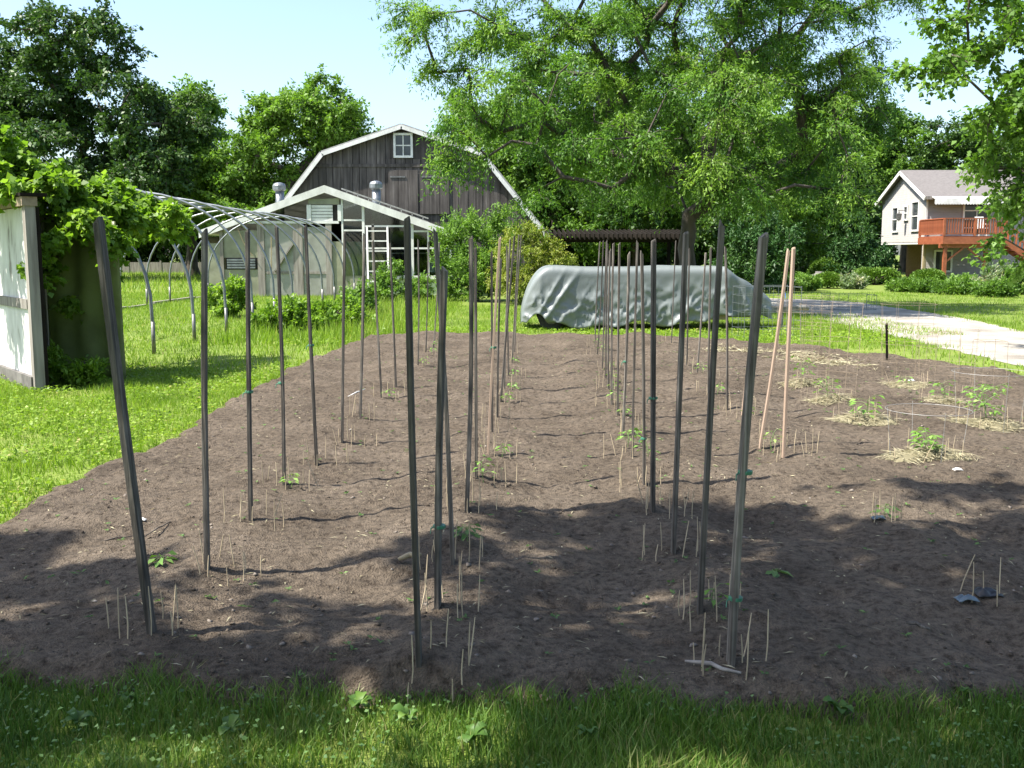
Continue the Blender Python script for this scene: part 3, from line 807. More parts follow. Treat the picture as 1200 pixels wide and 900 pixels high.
bgA = bg_tree(31, M_back, 'mid green tree close behind the right eave of the barn', 'trees behind the yard')
bgB = bg_tree(32, M_oak, 'dark tree behind the locust trunk', 'trees behind the yard')
bgC = bg_tree(33, M_ash, 'light green tree between the locust and the house', 'trees behind the yard')
def gx_at(px, Y): return (W(px, 300, Y)[0], Y, 0)
bgA.location = gx_at(650, 54); bgB.location = gx_at(800, 50); bgB.scale = (1, 1, 0.85); bgC.location = gx_at(905, 56)
bgC.scale = (0.95, 0.95, 0.9); bgC.rotation_euler = (0, 0, 0.8)
for src, px, Y, rz, sc, lab in (
        (bgC, 590, 64, 1.1, (1.1, 1.1, 1.0), 'light green tree directly behind the barn peak'),
        (bgB, 700, 62, 2.0, (1.1, 1.1, 1.05), 'dark tree behind the slatted pergola'),
        (bgC, 745, 52, 4.0, (0.8, 0.8, 0.72), 'light green low tree beside the slatted pergola'),
        (bgA, 855, 62, 2.6, (1.1, 1.1, 1.0), 'mid green tree behind the locust, beyond the dark yew bush'),
        (bgB, 945, 76, 0.5, (1.3, 1.3, 1.25), 'dark tree behind the stone of the flower bed'),
        (bgB, 1000, 88, 3.1, (1.4, 1.4, 1.2), 'dark tree behind the left end of the house'),
        (bgA, 1060, 82, 0.9, (1.3, 1.3, 1.18), 'mid green tree rising behind the house ridge near its gable'),
        (bgB, 1125, 80, 1.9, (1.2, 1.2, 1.05), 'dark tree rising behind the middle of the house ridge'),
        (bgA, 1190, 84, 4.2, (1.3, 1.3, 1.3), 'mid green tree behind the house roof vents'),
        (bgA, 500, 75, 5.2, (1.2, 1.2, 0.9), 'mid green tree hidden mostly behind the barn'),
        (bgB, 160, 86, 5.0, (1.4, 1.4, 0.8), 'dark low tree under the tall oak, beyond the fence'),
        (bgB, 60, 88, 1.0, (1.4, 1.4, 0.85), 'dark low tree beyond the vine covered shed'),
        (bgB, 245, 84, 2.2, (1.3, 1.3, 0.8), 'dark low tree beyond the far end of the low fence'),
        (bgB, -30, 84, 3.2, (1.4, 1.4, 0.9), 'dark low tree behind the vine top'),
        (bgA, 330, 80, 3.6, (1.2, 1.2, 0.75), 'mid green low tree behind the greenhouse vents')):
    copy_thing(src, gx_at(px, Y), rz, sc, lab)

# maple reaching in over the drive
tree('maple_tree', 'broad leaved maple reaching over the drive toward the house', (12.6, 17.5, 0), 3.2,
     [lobe(1165, 40, 17, 60, 34, 1.4), lobe(1105, 85, 17, 42, 20, 0.9, -1), lobe(1180, 110, 17, 45, 26, 1.2), lobe(1195, 180, 17, 34, 28, 1.0), lobe(1150, 150, 17, 16, 12, 0.5), lobe(1110, 35, 17, 22, 14, 0.6),
      lobe(1202, 240, 17, 26, 26, 0.8), lobe(1180, 275, 16.5, 16, 8, 0.4), lobe(1290, 100, 17, 90, 100, 2.2), lobe(1250, -60, 17, 140, 70, 2.5), lobe(1400, 40, 17, 160, 150, 3), lobe(1215, 205, 17, 30, 30, 0.8), lobe(1215, 300, 17, 24, 22, 0.6)],
     300, 0.52, 9, 20, 0.1, 0.085, M_maple, M_bark, 41, 0.24, step=0.5, hollow=0.3, droop=0.35, r_tip=0.011, flat=0.45)

# oak inferred from shade on the bed; two unseen ones added to dim skylight
def from_shadow(rows): return [(sx - .62 * sh, sy - .192 * sh, sh, rx, ry, rz) for sx, sy, rx, ry, sh, rz in rows]


tree('shading_oak', 'large oak whose crown hangs over the near end of the bed', (-8.4, -2.2, 0), 4.5,
     from_shadow(((1.8, 3.9, 1.1, .5, 8.2, .5), (2.3, 4.8, .9, .45, 8.6, .5), (1.6, 5.6, .8, .25, 8.8, .4), (.5, 5.4, .7, .22, 9.0, .4), (.25, 4.7, .7, .3, 8.4, .4), (-.2, 3.85, .5, .3, 8.0, .4), (-1.6, 3.65, .8, .35, 8.6, .4), (-1.7, 4.5, .5, .2, 9.2, .3),
         (-2.7, 4.9, .6, .3, 9.0, .4), (.9, 3.5, .8, .35, 7.8, .4), (1.0, 4.3, .7, .35, 8.2, .4), (3.2, 5.4, .8, .4, 8.8, .5), (2.9, 6.15, .6, .2, 9.2, .3), (-1.6, 2.9, .6, .12, 8.0, .4), (.1, 2.7, .5, .15, 7.6, .4), (-1.8, 3.2, .5, .1, 8.0, .3), (2.2, 3.3, .7, .2, 8.0, .4), (1.6, 2.9, 1.0, .3, 7.8, .5),
         (-1.0, 4.15, .6, .15, 8.6, .2), (-.9, 3.4, .6, .2, 8.0, .2), (-3.6, 3.8, .8, .4, 9.2, .5))),
     180, 0.4, 9, 12, 0.16, 0.105, M_oak, M_bark, 51, 0.4, step=0.6, hollow=0.0, r_tip=0.012, tw=False)
tree('shading_oak', 'unseen oak added behind the viewpoint on the lawn to dim skylight', (-4.0, -5.5, 0), 4.5,
     [(-4.5, -1.6, 9.0, 3.5, 1.4, 1.6), (-1.0, -1.8, 9.5, 3.0, 1.6, 1.6), (2.6, -2.2, 9.0, 3.0, 1.8, 1.6), (-5, -5, 10.5, 4, 3, 2.5), (0, -5, 11, 4, 3, 2.5), (-2, -8, 9, 5, 3, 3)],
     200, 0.85, 10, 16, 0.22, 0.15, M_oak, M_bark, 52, 0.45, step=0.8, hollow=0.0, r_tip=0.014, tw=False)
tree('shading_oak', 'second unseen oak added behind the viewpoint toward the drive to dim skylight', (7.5, -3.5, 0), 4.0,
     [(6.5, -1.0, 8.5, 2.8, 2.0, 2.0), (9.5, -1.5, 9, 2.6, 2.4, 2.2), (7, -4.5, 9.5, 4, 2.6, 2.6)],
     110, 0.85, 10, 16, 0.22, 0.15, M_oak, M_bark, 53, 0.4, step=0.8, hollow=0.0, r_tip=0.014, tw=False)

# shrubs
def shrub(name, label, base, lobes, n, cr, twigs, leaves, L, Wd, mat, seed, group=None, cat='shrub', droop=0.1, top=None, squash=0.9, tvar=0.16):
    return tree(name, label, base, base[2] + (top if top else 0.3), lobes, n, cr, twigs, leaves, L, Wd, mat, M_bark, seed, 0.04, cat, group, droop, 0.3, 0.0, 0.2, 0.7, 0.006, squash=squash, crown='foliage', trunk='stems', tw=False, arch=0.02, tvar=tvar)


shrub('tall_bush', 'tall willowy green bush against the barn wall by the greenhouse', gx_at(560, 33), [lobe(548, 275, 33, 34, 22, 0.9), lobe(552, 320, 33, 40, 32, 1.1), lobe(535, 310, 33, 24, 36, 0.9), lobe(580, 300, 33, 28, 40, 1.0), lobe(585, 262, 33, 12, 18, 0.4)], 110, 0.42, 9, 20, 0.13, 0.045, M_bush, 61, droop=-0.5)
shrub('golden_bush', 'yellow green arching bush next to the covered trailer', gx_at(622, 31), [lobe(615, 290, 31, 34, 24, 0.9), lobe(640, 305, 31, 28, 20, 0.8), lobe(610, 325, 31, 36, 26, 0.9)], 85, 0.4, 9, 20, 0.11, 0.035, M_gold, 62, droop=0.4)
shrub('yew_bush', 'dark dense evergreen bush behind the trailer nose', gx_at(885, 40), [lobe(880, 300, 40, 36, 34, 1.2), lobe(905, 290, 40, 26, 42, 1.2), lobe(870, 322, 40, 36, 22, 1.0)], 90, 0.6, 9, 18, 0.16, 0.06, M_ever, 63)
shrub('spruce_shrub', 'feathery dark evergreen beside the porch of the house', gx_at(1006, 52), [lobe(1005, 320, 52, 38, 22, 1.5), lobe(1006, 292, 52, 28, 22, 1.2), lobe(1005, 270, 52, 15, 16, 0.8), lobe(1030, 306, 52, 14, 14, 0.8), lobe(982, 308, 52, 14, 22, 1)], 120, 0.62, 9, 18, 0.2, 0.07, M_ever, 64, droop=0.25, top=1.5)


# low thicket closing the view under the far trees
th0 = shrub('thicket', 'dark thicket beyond the meadow fence under the tall oak', (0, 0, 0), [(0, 0, 1.0, 3.0, 1.2, 1.0), (1.2, 0, 2.2, 2.0, 1.0, 1.0), (-1.4, 0.2, 1.9, 1.8, 1.0, 1.1)], 90, 0.75, 9, 22, 0.24, 0.13, M_oak, 91, 'thickets under the far trees', 'shrub')
th0.location = gx_at(90, 84)
for i, (px, Y, sc, lab) in enumerate(((0, 85, 1.2, 'beyond the vine covered shed'), (170, 85, 1.2, 'beyond the middle of the low fence'), (235, 83, 1.1, 'beyond the far end of the low fence'), (300, 80, 1.1, 'behind the sheeted greenhouse front'),
        (640, 58, 1.0, 'behind the golden bush'), (700, 60, 1.1, 'behind the slatted pergola'), (760, 58, 1.0, 'behind the pergola end'), (830, 60, 1.2, 'behind the locust trunk'), (895, 64, 1.2, 'behind the dark yew bush'), (950, 70, 1.3, 'behind the rounded clipped shrub'), (1000, 74, 1.2, 'behind the feathery evergreen'), (560, 70, 1.2, 'behind the barn'), (1150, 75, 1.2, 'behind the house'), (-80, 80, 1.2, 'left of the tall oak by the fence'))):
    copy_thing(th0, gx_at(px, Y), i * 1.1 % 0.7, (sc, sc, sc * (1 + .15 * (i % 3))), 'dark thicket ' + lab)


def clipped(name, label, px, Y, wpx, hpx, dep, seed, mat=M_yew, flat_top=False):
    """clipped shrub: leaves over the skin of a rounded form"""
    rng = np.random.default_rng(seed)
    k = Y / 1200; rx, rz = wpx * k / 2, hpx * k
    base = gx_at(px, Y); root = empty(name, base, label, 'shrub', 'clipped shrubs near the house')
    n = 6500
    d = unit(rng.normal(0, 1, (n, 3))); d[:, 2] = np.abs(d[:, 2]) * (1 if not flat_top else 1.0)
    p = 0.6 if flat_top else 0.9
    s = np.sign(d) * np.abs(d) ** p
    lump = 1 + 0.12 * (fbm(d[:, 0] * 3 + 5, d[:, 2] * 3 + d[:, 1], seed) - 0.5)
    P = s * np.array((rx, dep, rz)) * (rng.uniform(0.86, 1.02, n) * lump)[:, None] + np.array((0, 0, 0.1))
    V, Fq = leaf_cards(rng, P, d + rng.normal(0, 0.6, (n, 3)), 0.13 * rng.uniform(0.6, 1.2, n), 0.07, 0.8)
    link('foliage', np_mesh('foliage', V, Fq, np.clip(rng.normal(0.5, 0.2, n), 0, 1)), mat, root)
    mb = MB()
    for a in range(6):
        th = a * 1.05; mb.tube([(0, 0, -0.05), (0.2 * rx * math.cos(th), 0.2 * dep * math.sin(th), rz * 0.4), (0.75 * rx * math.cos(th), 0.75 * dep * math.sin(th), rz * 0.75)], [0.05, 0.035, 0.02], 5)
    mb.build('stems', M_bark, root)
    return root


clipped('clipped_shrub', 'broad flat topped clipped shrub in front of the porch', 1027, 50, 50, 16, 0.9, 66, flat_top=True)
clipped('clipped_shrub', 'rounded bright clipped shrub behind the grey stone', 968, 52, 40, 26, 0.9, 67)
clipped('clipped_shrub', 'low leafy mound in front of the grey stone', 972, 45, 34, 14, 0.6, 68)
clipped('clipped_shrub', 'rounded shrub standing beside the lower window of the house', 1089, 49, 40, 15, 0.7, 69)
clipped('clipped_shrub', 'low mound shrub close behind the trailer nose', 930, 46, 46, 14, 0.7, 70, M_bush)
for i, (px, Y, w, h, m, lab) in enumerate((
        (1000, 44, 26, 9, M_pale, 'pale flowering edging plant before the flat clipped shrub'), (945, 42, 30, 9, M_bush, 'green edging plant nearest the stone'),
        (915, 42, 28, 10, M_ever, 'dark edging plant by the trailer nose'), (1130, 42, 44, 11, M_bush, 'leafy perennial clump below the deck post'), (1168, 41, 44, 24, M_pale, 'tall pale plumed perennials below the deck stairs'),
        (1200, 38, 46, 26, M_bush, 'bushy perennial clump at the foot of the deck stairs'), (1090, 40, 40, 8, M_back, 'low dark border plant before the rounded shrub'), (1125, 38, 44, 9, M_back, 'low dark border plant before the perennial clump'), (1060, 41, 34, 7, M_back, 'low dark border plant toward the porch'),
        (1168, 36, 44, 9, M_back, 'low dark border plant before the pale plumes'), (1225, 44, 50, 36, M_bush, 'tall leafy bush beside the lower stair rail'))):
    b = gx_at(px, Y); k = Y / 1200
    shrub('border_plant', lab, b, [(b[0], Y, h * k * 0.55, w * k / 2, 0.5, h * k * 0.45), (b[0] + 0.2, Y, h * k * 0.8, w * k / 3, 0.4, h * k * 0.3)], 38, 0.3, 8, 16, 0.13, 0.05, m, 700 + i, 'border plants by the house', 'plant', -0.5, tvar=0.22)

# weeds by the greenhouse and inside the hoop frame
for i, (px, py, w, h, L, m, lab) in enumerate((
        (268, 372, 50, 40, 0.1, M_grape, 'leafy weed bush under the hoop frame by the sheeted wall'), (335, 390, 90, 34, 0.1, M_grape, 'bright leafy weeds along the bed before the sheeted wall'), (395, 384, 80, 28, 0.09, M_grape, 'bright leafy weeds beside the last hoop leg'),
        (455, 358, 40, 52, 0.09, M_bush, 'tall weeds below the white ladder'), (490, 356, 36, 30, 0.08, M_bush, 'weeds against the pale green wall'), (420, 370, 34, 36, 0.09, M_bush, 'tall weeds between hoops and ladder'))):
    b = G(px, py); k = b[1] / 1200
    shrub('weed_clump', lab, b, [(b[0], b[1], h * k * 0.35, w * k / 2, 0.7, h * k * 0.35), (b[0] + 0.15, b[1], h * k * 0.7, w * k / 4, 0.4, h * k * 0.35), (b[0] - .2 * w * k, b[1], h * k * 0.5, w * k / 5, 0.4, h * k * 0.4)], 55, 0.2, 8, 12, L, L * 0.5, m, 800 + i, 'weed clumps near the hoop frame', 'weeds', -0.3, tvar=0.22)

# ------------------------------------------------------------------ barn
def P2(px, py, Y):
    p = W(px, py, Y); return (p[0], p[2])


BY = 48.0
bc = W(471, 147, BY)
bx0 = bc[0]
prof = [P2(310, 268, BY), P2(378, 180, BY), P2(471, 148, BY)]
half = [(bx0 - prof[0][0], prof[0][1]), (bx0 - prof[1][0], prof[1][1]), (0, prof[2][1])]   # half width, z


def barn_top(u):
    u = abs(u)
    (w0, z0), (w1, z1), (_, z2) = half
    return z1 + (z0 - z1) * (u - w1) / (w0 - w1) if u > w1 else z2 + (z1 - z2) * u / w1


bloc = (bx0, BY, 0)
barn = empty('barn', bloc, 'weathered dark brown gambrel barn with white roof trim and loft window', 'barn')
core = [(bx0 - half[0][0] + .1, 0), (bx0 + half[0][0] - .1, 0), (bx0 + half[0][0] - .1, half[0][1] - .1), (bx0 + half[1][0] - .05, half[1][1] - .08), (bx0, half[2][1] - .08), (bx0 - half[1][0] + .05, half[1][1] - .08), (bx0 - half[0][0] + .1, half[0][1] - .1)]
off(MB().prism(core, BY + 0.06, BY + 16).build('wall', M_barn, barn), bloc)
rngb = random.Random(5)
win = [P2(461, 156, BY), P2(484, 185, BY)]     # loft window
rail_z = P2(471, 194, BY)[1]
u = -half[0][0] + 0.05
bw = 0.40
while u < half[0][0] - 0.05:
    w = min(bw * rngb.uniform(0.75, 1.2), half[0][0] - 0.05 - u)
    a, b = u + 0.012, u + w - 0.012
    for lo, hi in ((0.05, rail_z - 0.06), (rail_z + 0.06, None)):
        ta, tb = barn_top(a) - 0.12, barn_top(b) - 0.12
        if lo > 1 and max(ta, tb) < lo + 0.1: continue
        za, zb = (min(hi, ta), min(hi, tb)) if hi else (ta, tb)
        if za < lo + .02 or zb < lo + .02:
            za, zb = max(za, lo + .02), max(zb, lo + .02)
        if hi is None and win[0][0] - bx0 < b and a < win[1][0] - bx0:
            za = zb = win[1][1] - 0.05
            if za < lo + 0.1: continue
        y = BY + rngb.uniform(-0.012, 0.012)
        poly = [(bx0 + a, lo), (bx0 + b, lo), (bx0 + b, zb)]
        mid = 0.0
        if a < 0 < b and not (hi and hi < ta): poly.append((bx0, (barn_top(0) - 0.12) if not hi else min(hi, barn_top(0))))
        poly.append((bx0 + a, za))
        off(MB().prism(poly, y, y + 0.05).build('board', M_barn, barn), bloc)
    u += w
off(MB().box((bx0 - 3.95, BY - 0.05, rail_z - 0.07), (bx0 + 3.95, BY + 0.05, rail_z + 0.07)).build('belt_rail', M_barn, barn), bloc)
# closed loft doors
for sx in (-1, 1):
    d = MB(); cx = bx0 + 0.75 + sx * 0.72
    for k in range(3): d.box((cx - 0.68 + k * 0.455, BY - 0.07, rail_z - 2.2), (cx - 0.68 + k * 0.455 + 0.44, BY - 0.03, rail_z - 0.2))
    dd = off(d.build('loft_door', M_barn, barn), bloc)
    h = MB(); h.box((cx - 0.6, BY - 0.10, rail_z - 0.55), (cx + 0.1, BY - 0.075, rail_z - 0.48)); h.build('hinge', M_steel, dd)
# roof slabs with overhang and white rake boards
ov = 0.34
for sx in (-1, 1):
    q = [(bx0 + sx * (half[0][0] + 0.35), half[0][1] - 0.45), (bx0 + sx * half[1][0], half[1][1]), (bx0, half[2][1])]
    for i in range(2):
        (xa, za), (xb, zb) = q[i], q[i + 1]
        r = MB()
        nrm = np.array((-(zb - za), (xb - xa))); nrm = nrm / np.linalg.norm(nrm) * 0.1 * (1 if nrm[1] > 0 else -1)
        r.prism([(xa, za), (xb, zb), (xb + nrm[0], zb + nrm[1]), (xa + nrm[0], za + nrm[1])], BY - ov + 0.04, BY + 16.4)
        off(r.build('roof_slope', M_roof_old, barn), bloc)
        t = MB(); nn = nrm * 0.35
        t.prism([(xa - nrm[0] * 1.4, za - nrm[1] * 1.4), (xb - nrm[0] * 1.4, zb - nrm[1] * 1.4), (xb + nn[0], zb + nn[1]), (xa + nn[0], za + nn[1])], BY - ov, BY - ov + 0.035)
        off(t.build('rake_board', M_white, barn), bloc)
# window
(wx0, wz1), (wx1, wz0) = win
m = MB()
for a, b in (((wx0, wz0), (wx1, wz0 + .1)), ((wx0, wz1 - .1), (wx1, wz1)), ((wx0, wz0 + .1), (wx0 + .1, wz1 - .1)), ((wx1 - .1, wz0 + .1), (wx1, wz1 - .1))): m.box((a[0], BY - .09, a[1]), (b[0], BY + .03, b[1]))
cx, cz = (wx0 + wx1) / 2, (wz0 + wz1) / 2
m.box((cx - .025, BY - .05, wz0 + .1), (cx + .025, BY, wz1 - .1)); m.box((wx0 + .1, BY - .045, cz - .025), (cx - .025, BY, cz + .025)); m.box((cx + .025, BY - .045, cz - .025), (wx1 - .1, BY, cz + .025))
wf = off(m.build('window', M_white, barn), bloc)
for a, b in ((wx0 + .1, cx - .025), (cx + .025, wx1 - .1)):
    for c, d in ((wz0 + .1, cz - .025), (cz + .025, wz1 - .1)):
        MB().box((a, BY - .02, c), (b, BY - .008, d)).build('pane', M_window, wf)
# eave box at the right corner
off(MB().box((bx0 + half[0][0] - 0.05, BY - ov + 0.05, half[0][1] - 0.62), (bx0 + half[0][0] + 0.4, BY + 0.4, half[0][1] - 0.46)).build('eave_end', M_white, barn), bloc)

# ------------------------------------------------------------------ slatted pergola right of the barn
PY = 42.0
pa, pb = W(636, 284, PY), W(800, 284, PY)
pl = (pa[0], PY, 0)
per = empty('pergola', pl, 'brown slatted pergola toned for tree shade between the barn and the locust trunk', 'pergola')
zt = pa[2] + 0.02
for X in (pa[0] + .2, (pa[0] + pb[0]) / 2, pb[0] - .2):
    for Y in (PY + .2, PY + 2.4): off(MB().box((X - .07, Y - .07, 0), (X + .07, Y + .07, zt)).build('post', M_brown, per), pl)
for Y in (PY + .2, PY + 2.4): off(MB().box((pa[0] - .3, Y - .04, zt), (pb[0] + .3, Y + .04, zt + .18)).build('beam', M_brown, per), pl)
proto = None
X = pa[0] - .2
while X < pb[0] + .25:
    if proto is None:
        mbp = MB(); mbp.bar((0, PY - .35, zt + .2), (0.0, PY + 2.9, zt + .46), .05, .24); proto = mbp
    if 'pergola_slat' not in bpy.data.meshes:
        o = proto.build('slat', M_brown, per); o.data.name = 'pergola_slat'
    else:
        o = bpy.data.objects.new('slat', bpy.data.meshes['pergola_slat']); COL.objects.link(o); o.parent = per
    o.location = (X - pl[0], -pl[1], 0); o.rotation_euler = (0, 0, 0)
    X += 0.19

# ------------------------------------------------------------------ greenhouse behind the hoops
GY = 36.5
gk = GY / 1200
gl = (W(381, 300, GY)[0], GY, 0)
gh = empty('greenhouse', gl, 'old gable greenhouse with cloudy plastic front, glazed side and white rake', 'greenhouse')
pk = P2(381, 222, GY); er = P2(530, 275, GY); el = (2 * pk[0] - er[0], er[1])
GD = 8.5
for sx, e in ((1, er), (-1, el)):
    r = MB(); r.prism([e, pk, (pk[0], pk[1] + .06), (e[0], e[1] + .06)], GY - 0.05, GY + GD); off(r.build('roof_slope', M_plastic, gh), gl)
    t = MB(); t.prism([(e[0], e[1] - .12), (pk[0], pk[1] - .12), (pk[0], pk[1] + .14), (e[0], e[1] + .14)], GY - .16, GY - .06); off(t.build('rake_board', M_white, gh), gl)
    for k in range(9):
        f = (k + 1) / 10; a = (pk[0] + (e[0] - pk[0]) * f, pk[1] + (e[1] - pk[1]) * f)
        off(MB().box((a[0] - .03, GY - .04, a[1] + .062), (a[0] + .03, GY + GD, a[1] + .12)).build('roof_bar', M_white, gh), gl)
# rail above the right slope
r = MB(); A = W(400, 221, GY); B = W(502, 256, GY); r.bar(A, B, .03, .05); r.bar(A - np.array((0, 0, .12)), B - np.array((0, 0, .12)), .03, .03)
for k in range(8):
    q = A + (B - A) * (k + .5) / 8; r.bar(q - np.array((0, 0, .25)), q, .03, .03)
off(r.build('roof_rail', M_wire, gh), gl)


def gtop(px):
    X = W(px, 300, GY)[0]; e = er if X > pk[0] else el
    return pk[1] + (e[1] - pk[1]) * (X - pk[0]) / (e[0] - pk[0]) - .13


def gbox(name, mat, x0, x1, y0, y1, d0=0.0, d1=.06, parent=gh):
    """front piece between two pixel columns and rows (y None: up to the roof / down to the ground)"""
    xa, xb = W(x0, 300, GY)[0], W(x1, 300, GY)[0]
    zb = 0.0 if y1 is None else W(x0, y1, GY)[2]
    if y0 is None: za, zc = gtop(x0), gtop(x1)
    else: za = zc = W(x0, y0, GY)[2]
    o = MB().prism([(xa, zb), (xb, zb), (xb, zc), (xa, za)], GY + d0, GY + d1).build(name, mat, parent)
    return off(o, gl)


# wooden posts and sheets of the plastic front
for x0, x1, m in ((302, 310, M_grey_wood), (344, 355, M_grey_wood), (382, 389, M_grey_wood), (258, 262, M_grey_wood), (436, 439, M_grey_wood)):
    gbox('post', m, x0, x1, 262 if x0 > 300 else 271, None, -.02, .10)
for x0, x1, y0, y1, m in ((262, 302, 270, 302, M_plastic_y), (310, 344, 262, 318, M_plastic), (355, 382, 266, 318, M_plastic), (310, 344, 321, None, M_plastic), (355, 382, 321, None, M_plastic), (389, 436, 283, None, M_plastic_y), (240, 258, 285, None, M_plastic_y), (262, 302, 316, None, M_plastic_y)):
    gbox('plastic_panel', m, x0, x1, y0, y1, .03, .05)
gbox('louvre_frame', M_dark, 264, 301, 302, 316, .03, .06)
for k in range(4): gbox('louvre_slat', M_galv, 266, 299, 303.5 + k * 3, 305.5 + k * 3, -.03, .02)
for x0, x1 in ((310, 344), (355, 382)): gbox('rail', M_grey_wood, x0, x1, 318, 321, 0, .08)
gbox('header', M_white, 262, 398, 259, 262, -.035, .05)
o = MB().bar(W(344, 285, GY - .03), W(322, 318, GY - .03), .12, .05).build('brace', M_grey_wood, gh); off(o, gl)
o = MB().tube([W(296, 300, GY - .1), W(286, 285, GY - .1), W(276, 262, GY - .12), W(300, 256, GY - .12), W(318, 275, GY - .1), W(318, 318, GY - .1)], .02, 5).build('hose', M_tan, gh); off(o, gl)
# vent near the peak
gbox('gable_panel', M_plastic_y, 363, 399, None, 239.5, .0, .04)
gbox('vent_frame', M_white, 361, 366, 240, 259, -.05, .05); gbox('vent_frame', M_white, 397, 401, 240, 259, -.05, .05)
gbox('vent_dark', M_dark, 366, 397, 240, 259, .02, .05)
for k in range(5): gbox('vent_slat', M_white, 366.2, 391, 240.4 + k * 3.8, 243.6 + k * 3.8, -.02 + .002 * k, .015)
# glazed right half
for x0, x1 in ((401, 403), (425, 428), (482, 485), (501, 503), (527, 530)): gbox('mullion', M_white, x0, x1, None, None if x0 > 500 else 323, -.03, .06)
for x0, x1, ys_ in ((403, 425, (257, 269)), (428, 482, (264, 290)), (485, 501, (270, 290)), (503, 527, (290,))):
    ys_ = list(ys_)
    for y in ys_: gbox('glazing_bar', M_white, x0, x1, y, y + 2, -.02, .05)
    cuts = [None] + ys_ + [323]
    for k in range(len(cuts) - 1):
        gbox('pane', M_glass, x0, x1, (cuts[k] + 2) if cuts[k] else None, cuts[k + 1], .01, .02)
gbox('sill', M_white, 439, 527, 323, 327, -.1, .08)
gbox('low_wall', M_block, 439, 527, 327, None, 0, .12)
# side walls, floor benches inside, rear wall
gbox('corner_panel', M_roof_old, 512, 527, 278, 298, .07, .09)
for X in (el[0] + .1, er[0] - .14): off(MB().box((X, GY + .12, 0), (X + .04, GY + GD, er[1] - .05)).build('side_wall', M_plastic_y, gh), gl)
off(MB().prism([(el[0] + .1, 0), (er[0] - .1, 0), (er[0] - .1, er[1] - .05), (pk[0], pk[1] - .1), (el[0] + .1, el[1] - .05)], GY + GD - .1, GY + GD - .05).build('rear_wall', M_brown, gh), gl)
for k, z in enumerate((0.8, 1.5)):
    b_ = MB(); xa, xb = W(440, 300, GY)[0], W(525, 300, GY)[0]
    b_.box((xa, GY + 1.2 + .5 * k, z), (xb, GY + 1.9 + .5 * k, z + .05))
    for X in (xa + .1, (xa + xb) / 2, xb - .1): b_.box((X - .03, GY + 1.5 + .5 * k, 0), (X + .03, GY + 1.56 + .5 * k, z))
    off(b_.build('bench', M_grey_wood, gh), gl)
for px, w_, h_ in ((503, .28, .5), (517, .2, .35)):
    X = W(px, 300, GY)[0]; t = MB(); t.tube([(X, GY + 1.4, .85), (X, GY + 1.4, .85 + h_ * .8), (X, GY + 1.4, .85 + h_)], [w_ / 2, w_ / 2 * .9, .05], 10); off(t.build('jug', M_white, gh), gl)
# round vent pipes through the roof
for px, y0, yb in ((441, 214, 246), (328, 216, 248)):
    c = W(px, yb, GY + 1.0); t = W(px, y0 + 7, GY + 1.0); r_ = 5.2 * gk
    m = MB(); m.tube([c - np.array((0, 0, .4)), t], r_, 14); v = off(m.build('vent_pipe', M_galv, gh, True), gl)
    m = MB(); z0 = t[2]; m.tube([(c[0], c[1], z0 - .05), (c[0], c[1], z0 + .02), (c[0], c[1], z0 + .16), (c[0], c[1], z0 + .24), (c[0], c[1], z0 + .28)], [r_ * .9, r_ * 1.5, r_ * 1.5, r_ * 1.2, r_ * .3], 14)
    m.build('vent_cap', M_galv, v, False)

# ladder leaning on the greenhouse front
la, lb = G(447, 352), None
ldr = empty('ladder', (la[0], GY - .9, 0), 'white wooden ladder leaning on the glazed greenhouse front', 'ladder')
ll = (la[0], GY - .9, 0)
for px in (431, 455):
    a, b = W(px, 300, GY - .9), W(px - 1, 266, GY - .2); a[2] = 0
    off(MB().bar(a, b, .06, .08, (0, 1, 0)).build('side_rail', M_white, ldr), ll)
for k in range(7):
    f = (k + .6) / 7.0
    a0, b0 = W(431, 300, GY - .9), W(430, 266, GY - .2); a0[2] = 0; a1, b1 = W(455, 300, GY - .9), W(454, 266, GY - .2); a1[2] = 0
    off(MB().bar(a0 + (b0 - a0) * f, a1 + (b1 - a1) * f, .07, .045).build('rung', M_white, ldr), ll)

# ------------------------------------------------------------------ hoop frame
HX0, HX1 = -10.6, -5.5
hl = (HX1, 13.65, 0)
hf = empty('hoop_frame', hl, 'bare hoop house frame of bent galvanised pipes on the lawn', 'hoop frame')
ax, hb = (HX1 - HX0) / 2, 2.25
cxh = (HX0 + HX1) / 2
NH = 12
rngh = random.Random(8)
for k in range(NH):
    Y = 13.65 + 2.02 * k
    pts = [(HX1, Y, -.05), (HX1, Y, .3)]
    j = rngh.uniform(-.05, .05); lean = rngh.uniform(-.06, .06)
    for i in range(1, 24):
        th = math.pi * i / 24
        pts.append((cxh + ax * abs(math.cos(th)) ** 0.92 * (1 if math.cos(th) > 0 else -1), Y + lean * math.sin(th), .55 + j * math.sin(th) + hb * math.sin(th) ** 0.9))
    pts += [(HX0, Y, .3), (HX0, Y, -.05)]
    o = off(MB().tube(pts, .028, 8).build('hoop', M_galv, hf, True), hl)
    for X in (HX1, HX0):
        MB().tube([(X, Y, -.02), (X, Y, .5)], .032, 8).build('ground_sleeve', M_steel, o, True)
off(MB().tube([(cxh, 13.3 + 1.15 * k, 2.80 - .05 + .015 * math.sin(k * 2.1)) for k in range(20)], .022, 7).build('ridge_pipe', M_galv, hf, True), hl)
for X in (HX0,):
    mb = MB(); rr = random.Random(3)
    y = 15.0
    while y < 36:
        l = rr.uniform(1.5, 2.4); mb.box((X - .1 - .04, y, -.02), (X - .04, y + l - .05, rr.uniform(.05, .1))); y += l
    off(mb.build('ground_board', M_grey_wood, hf), hl)

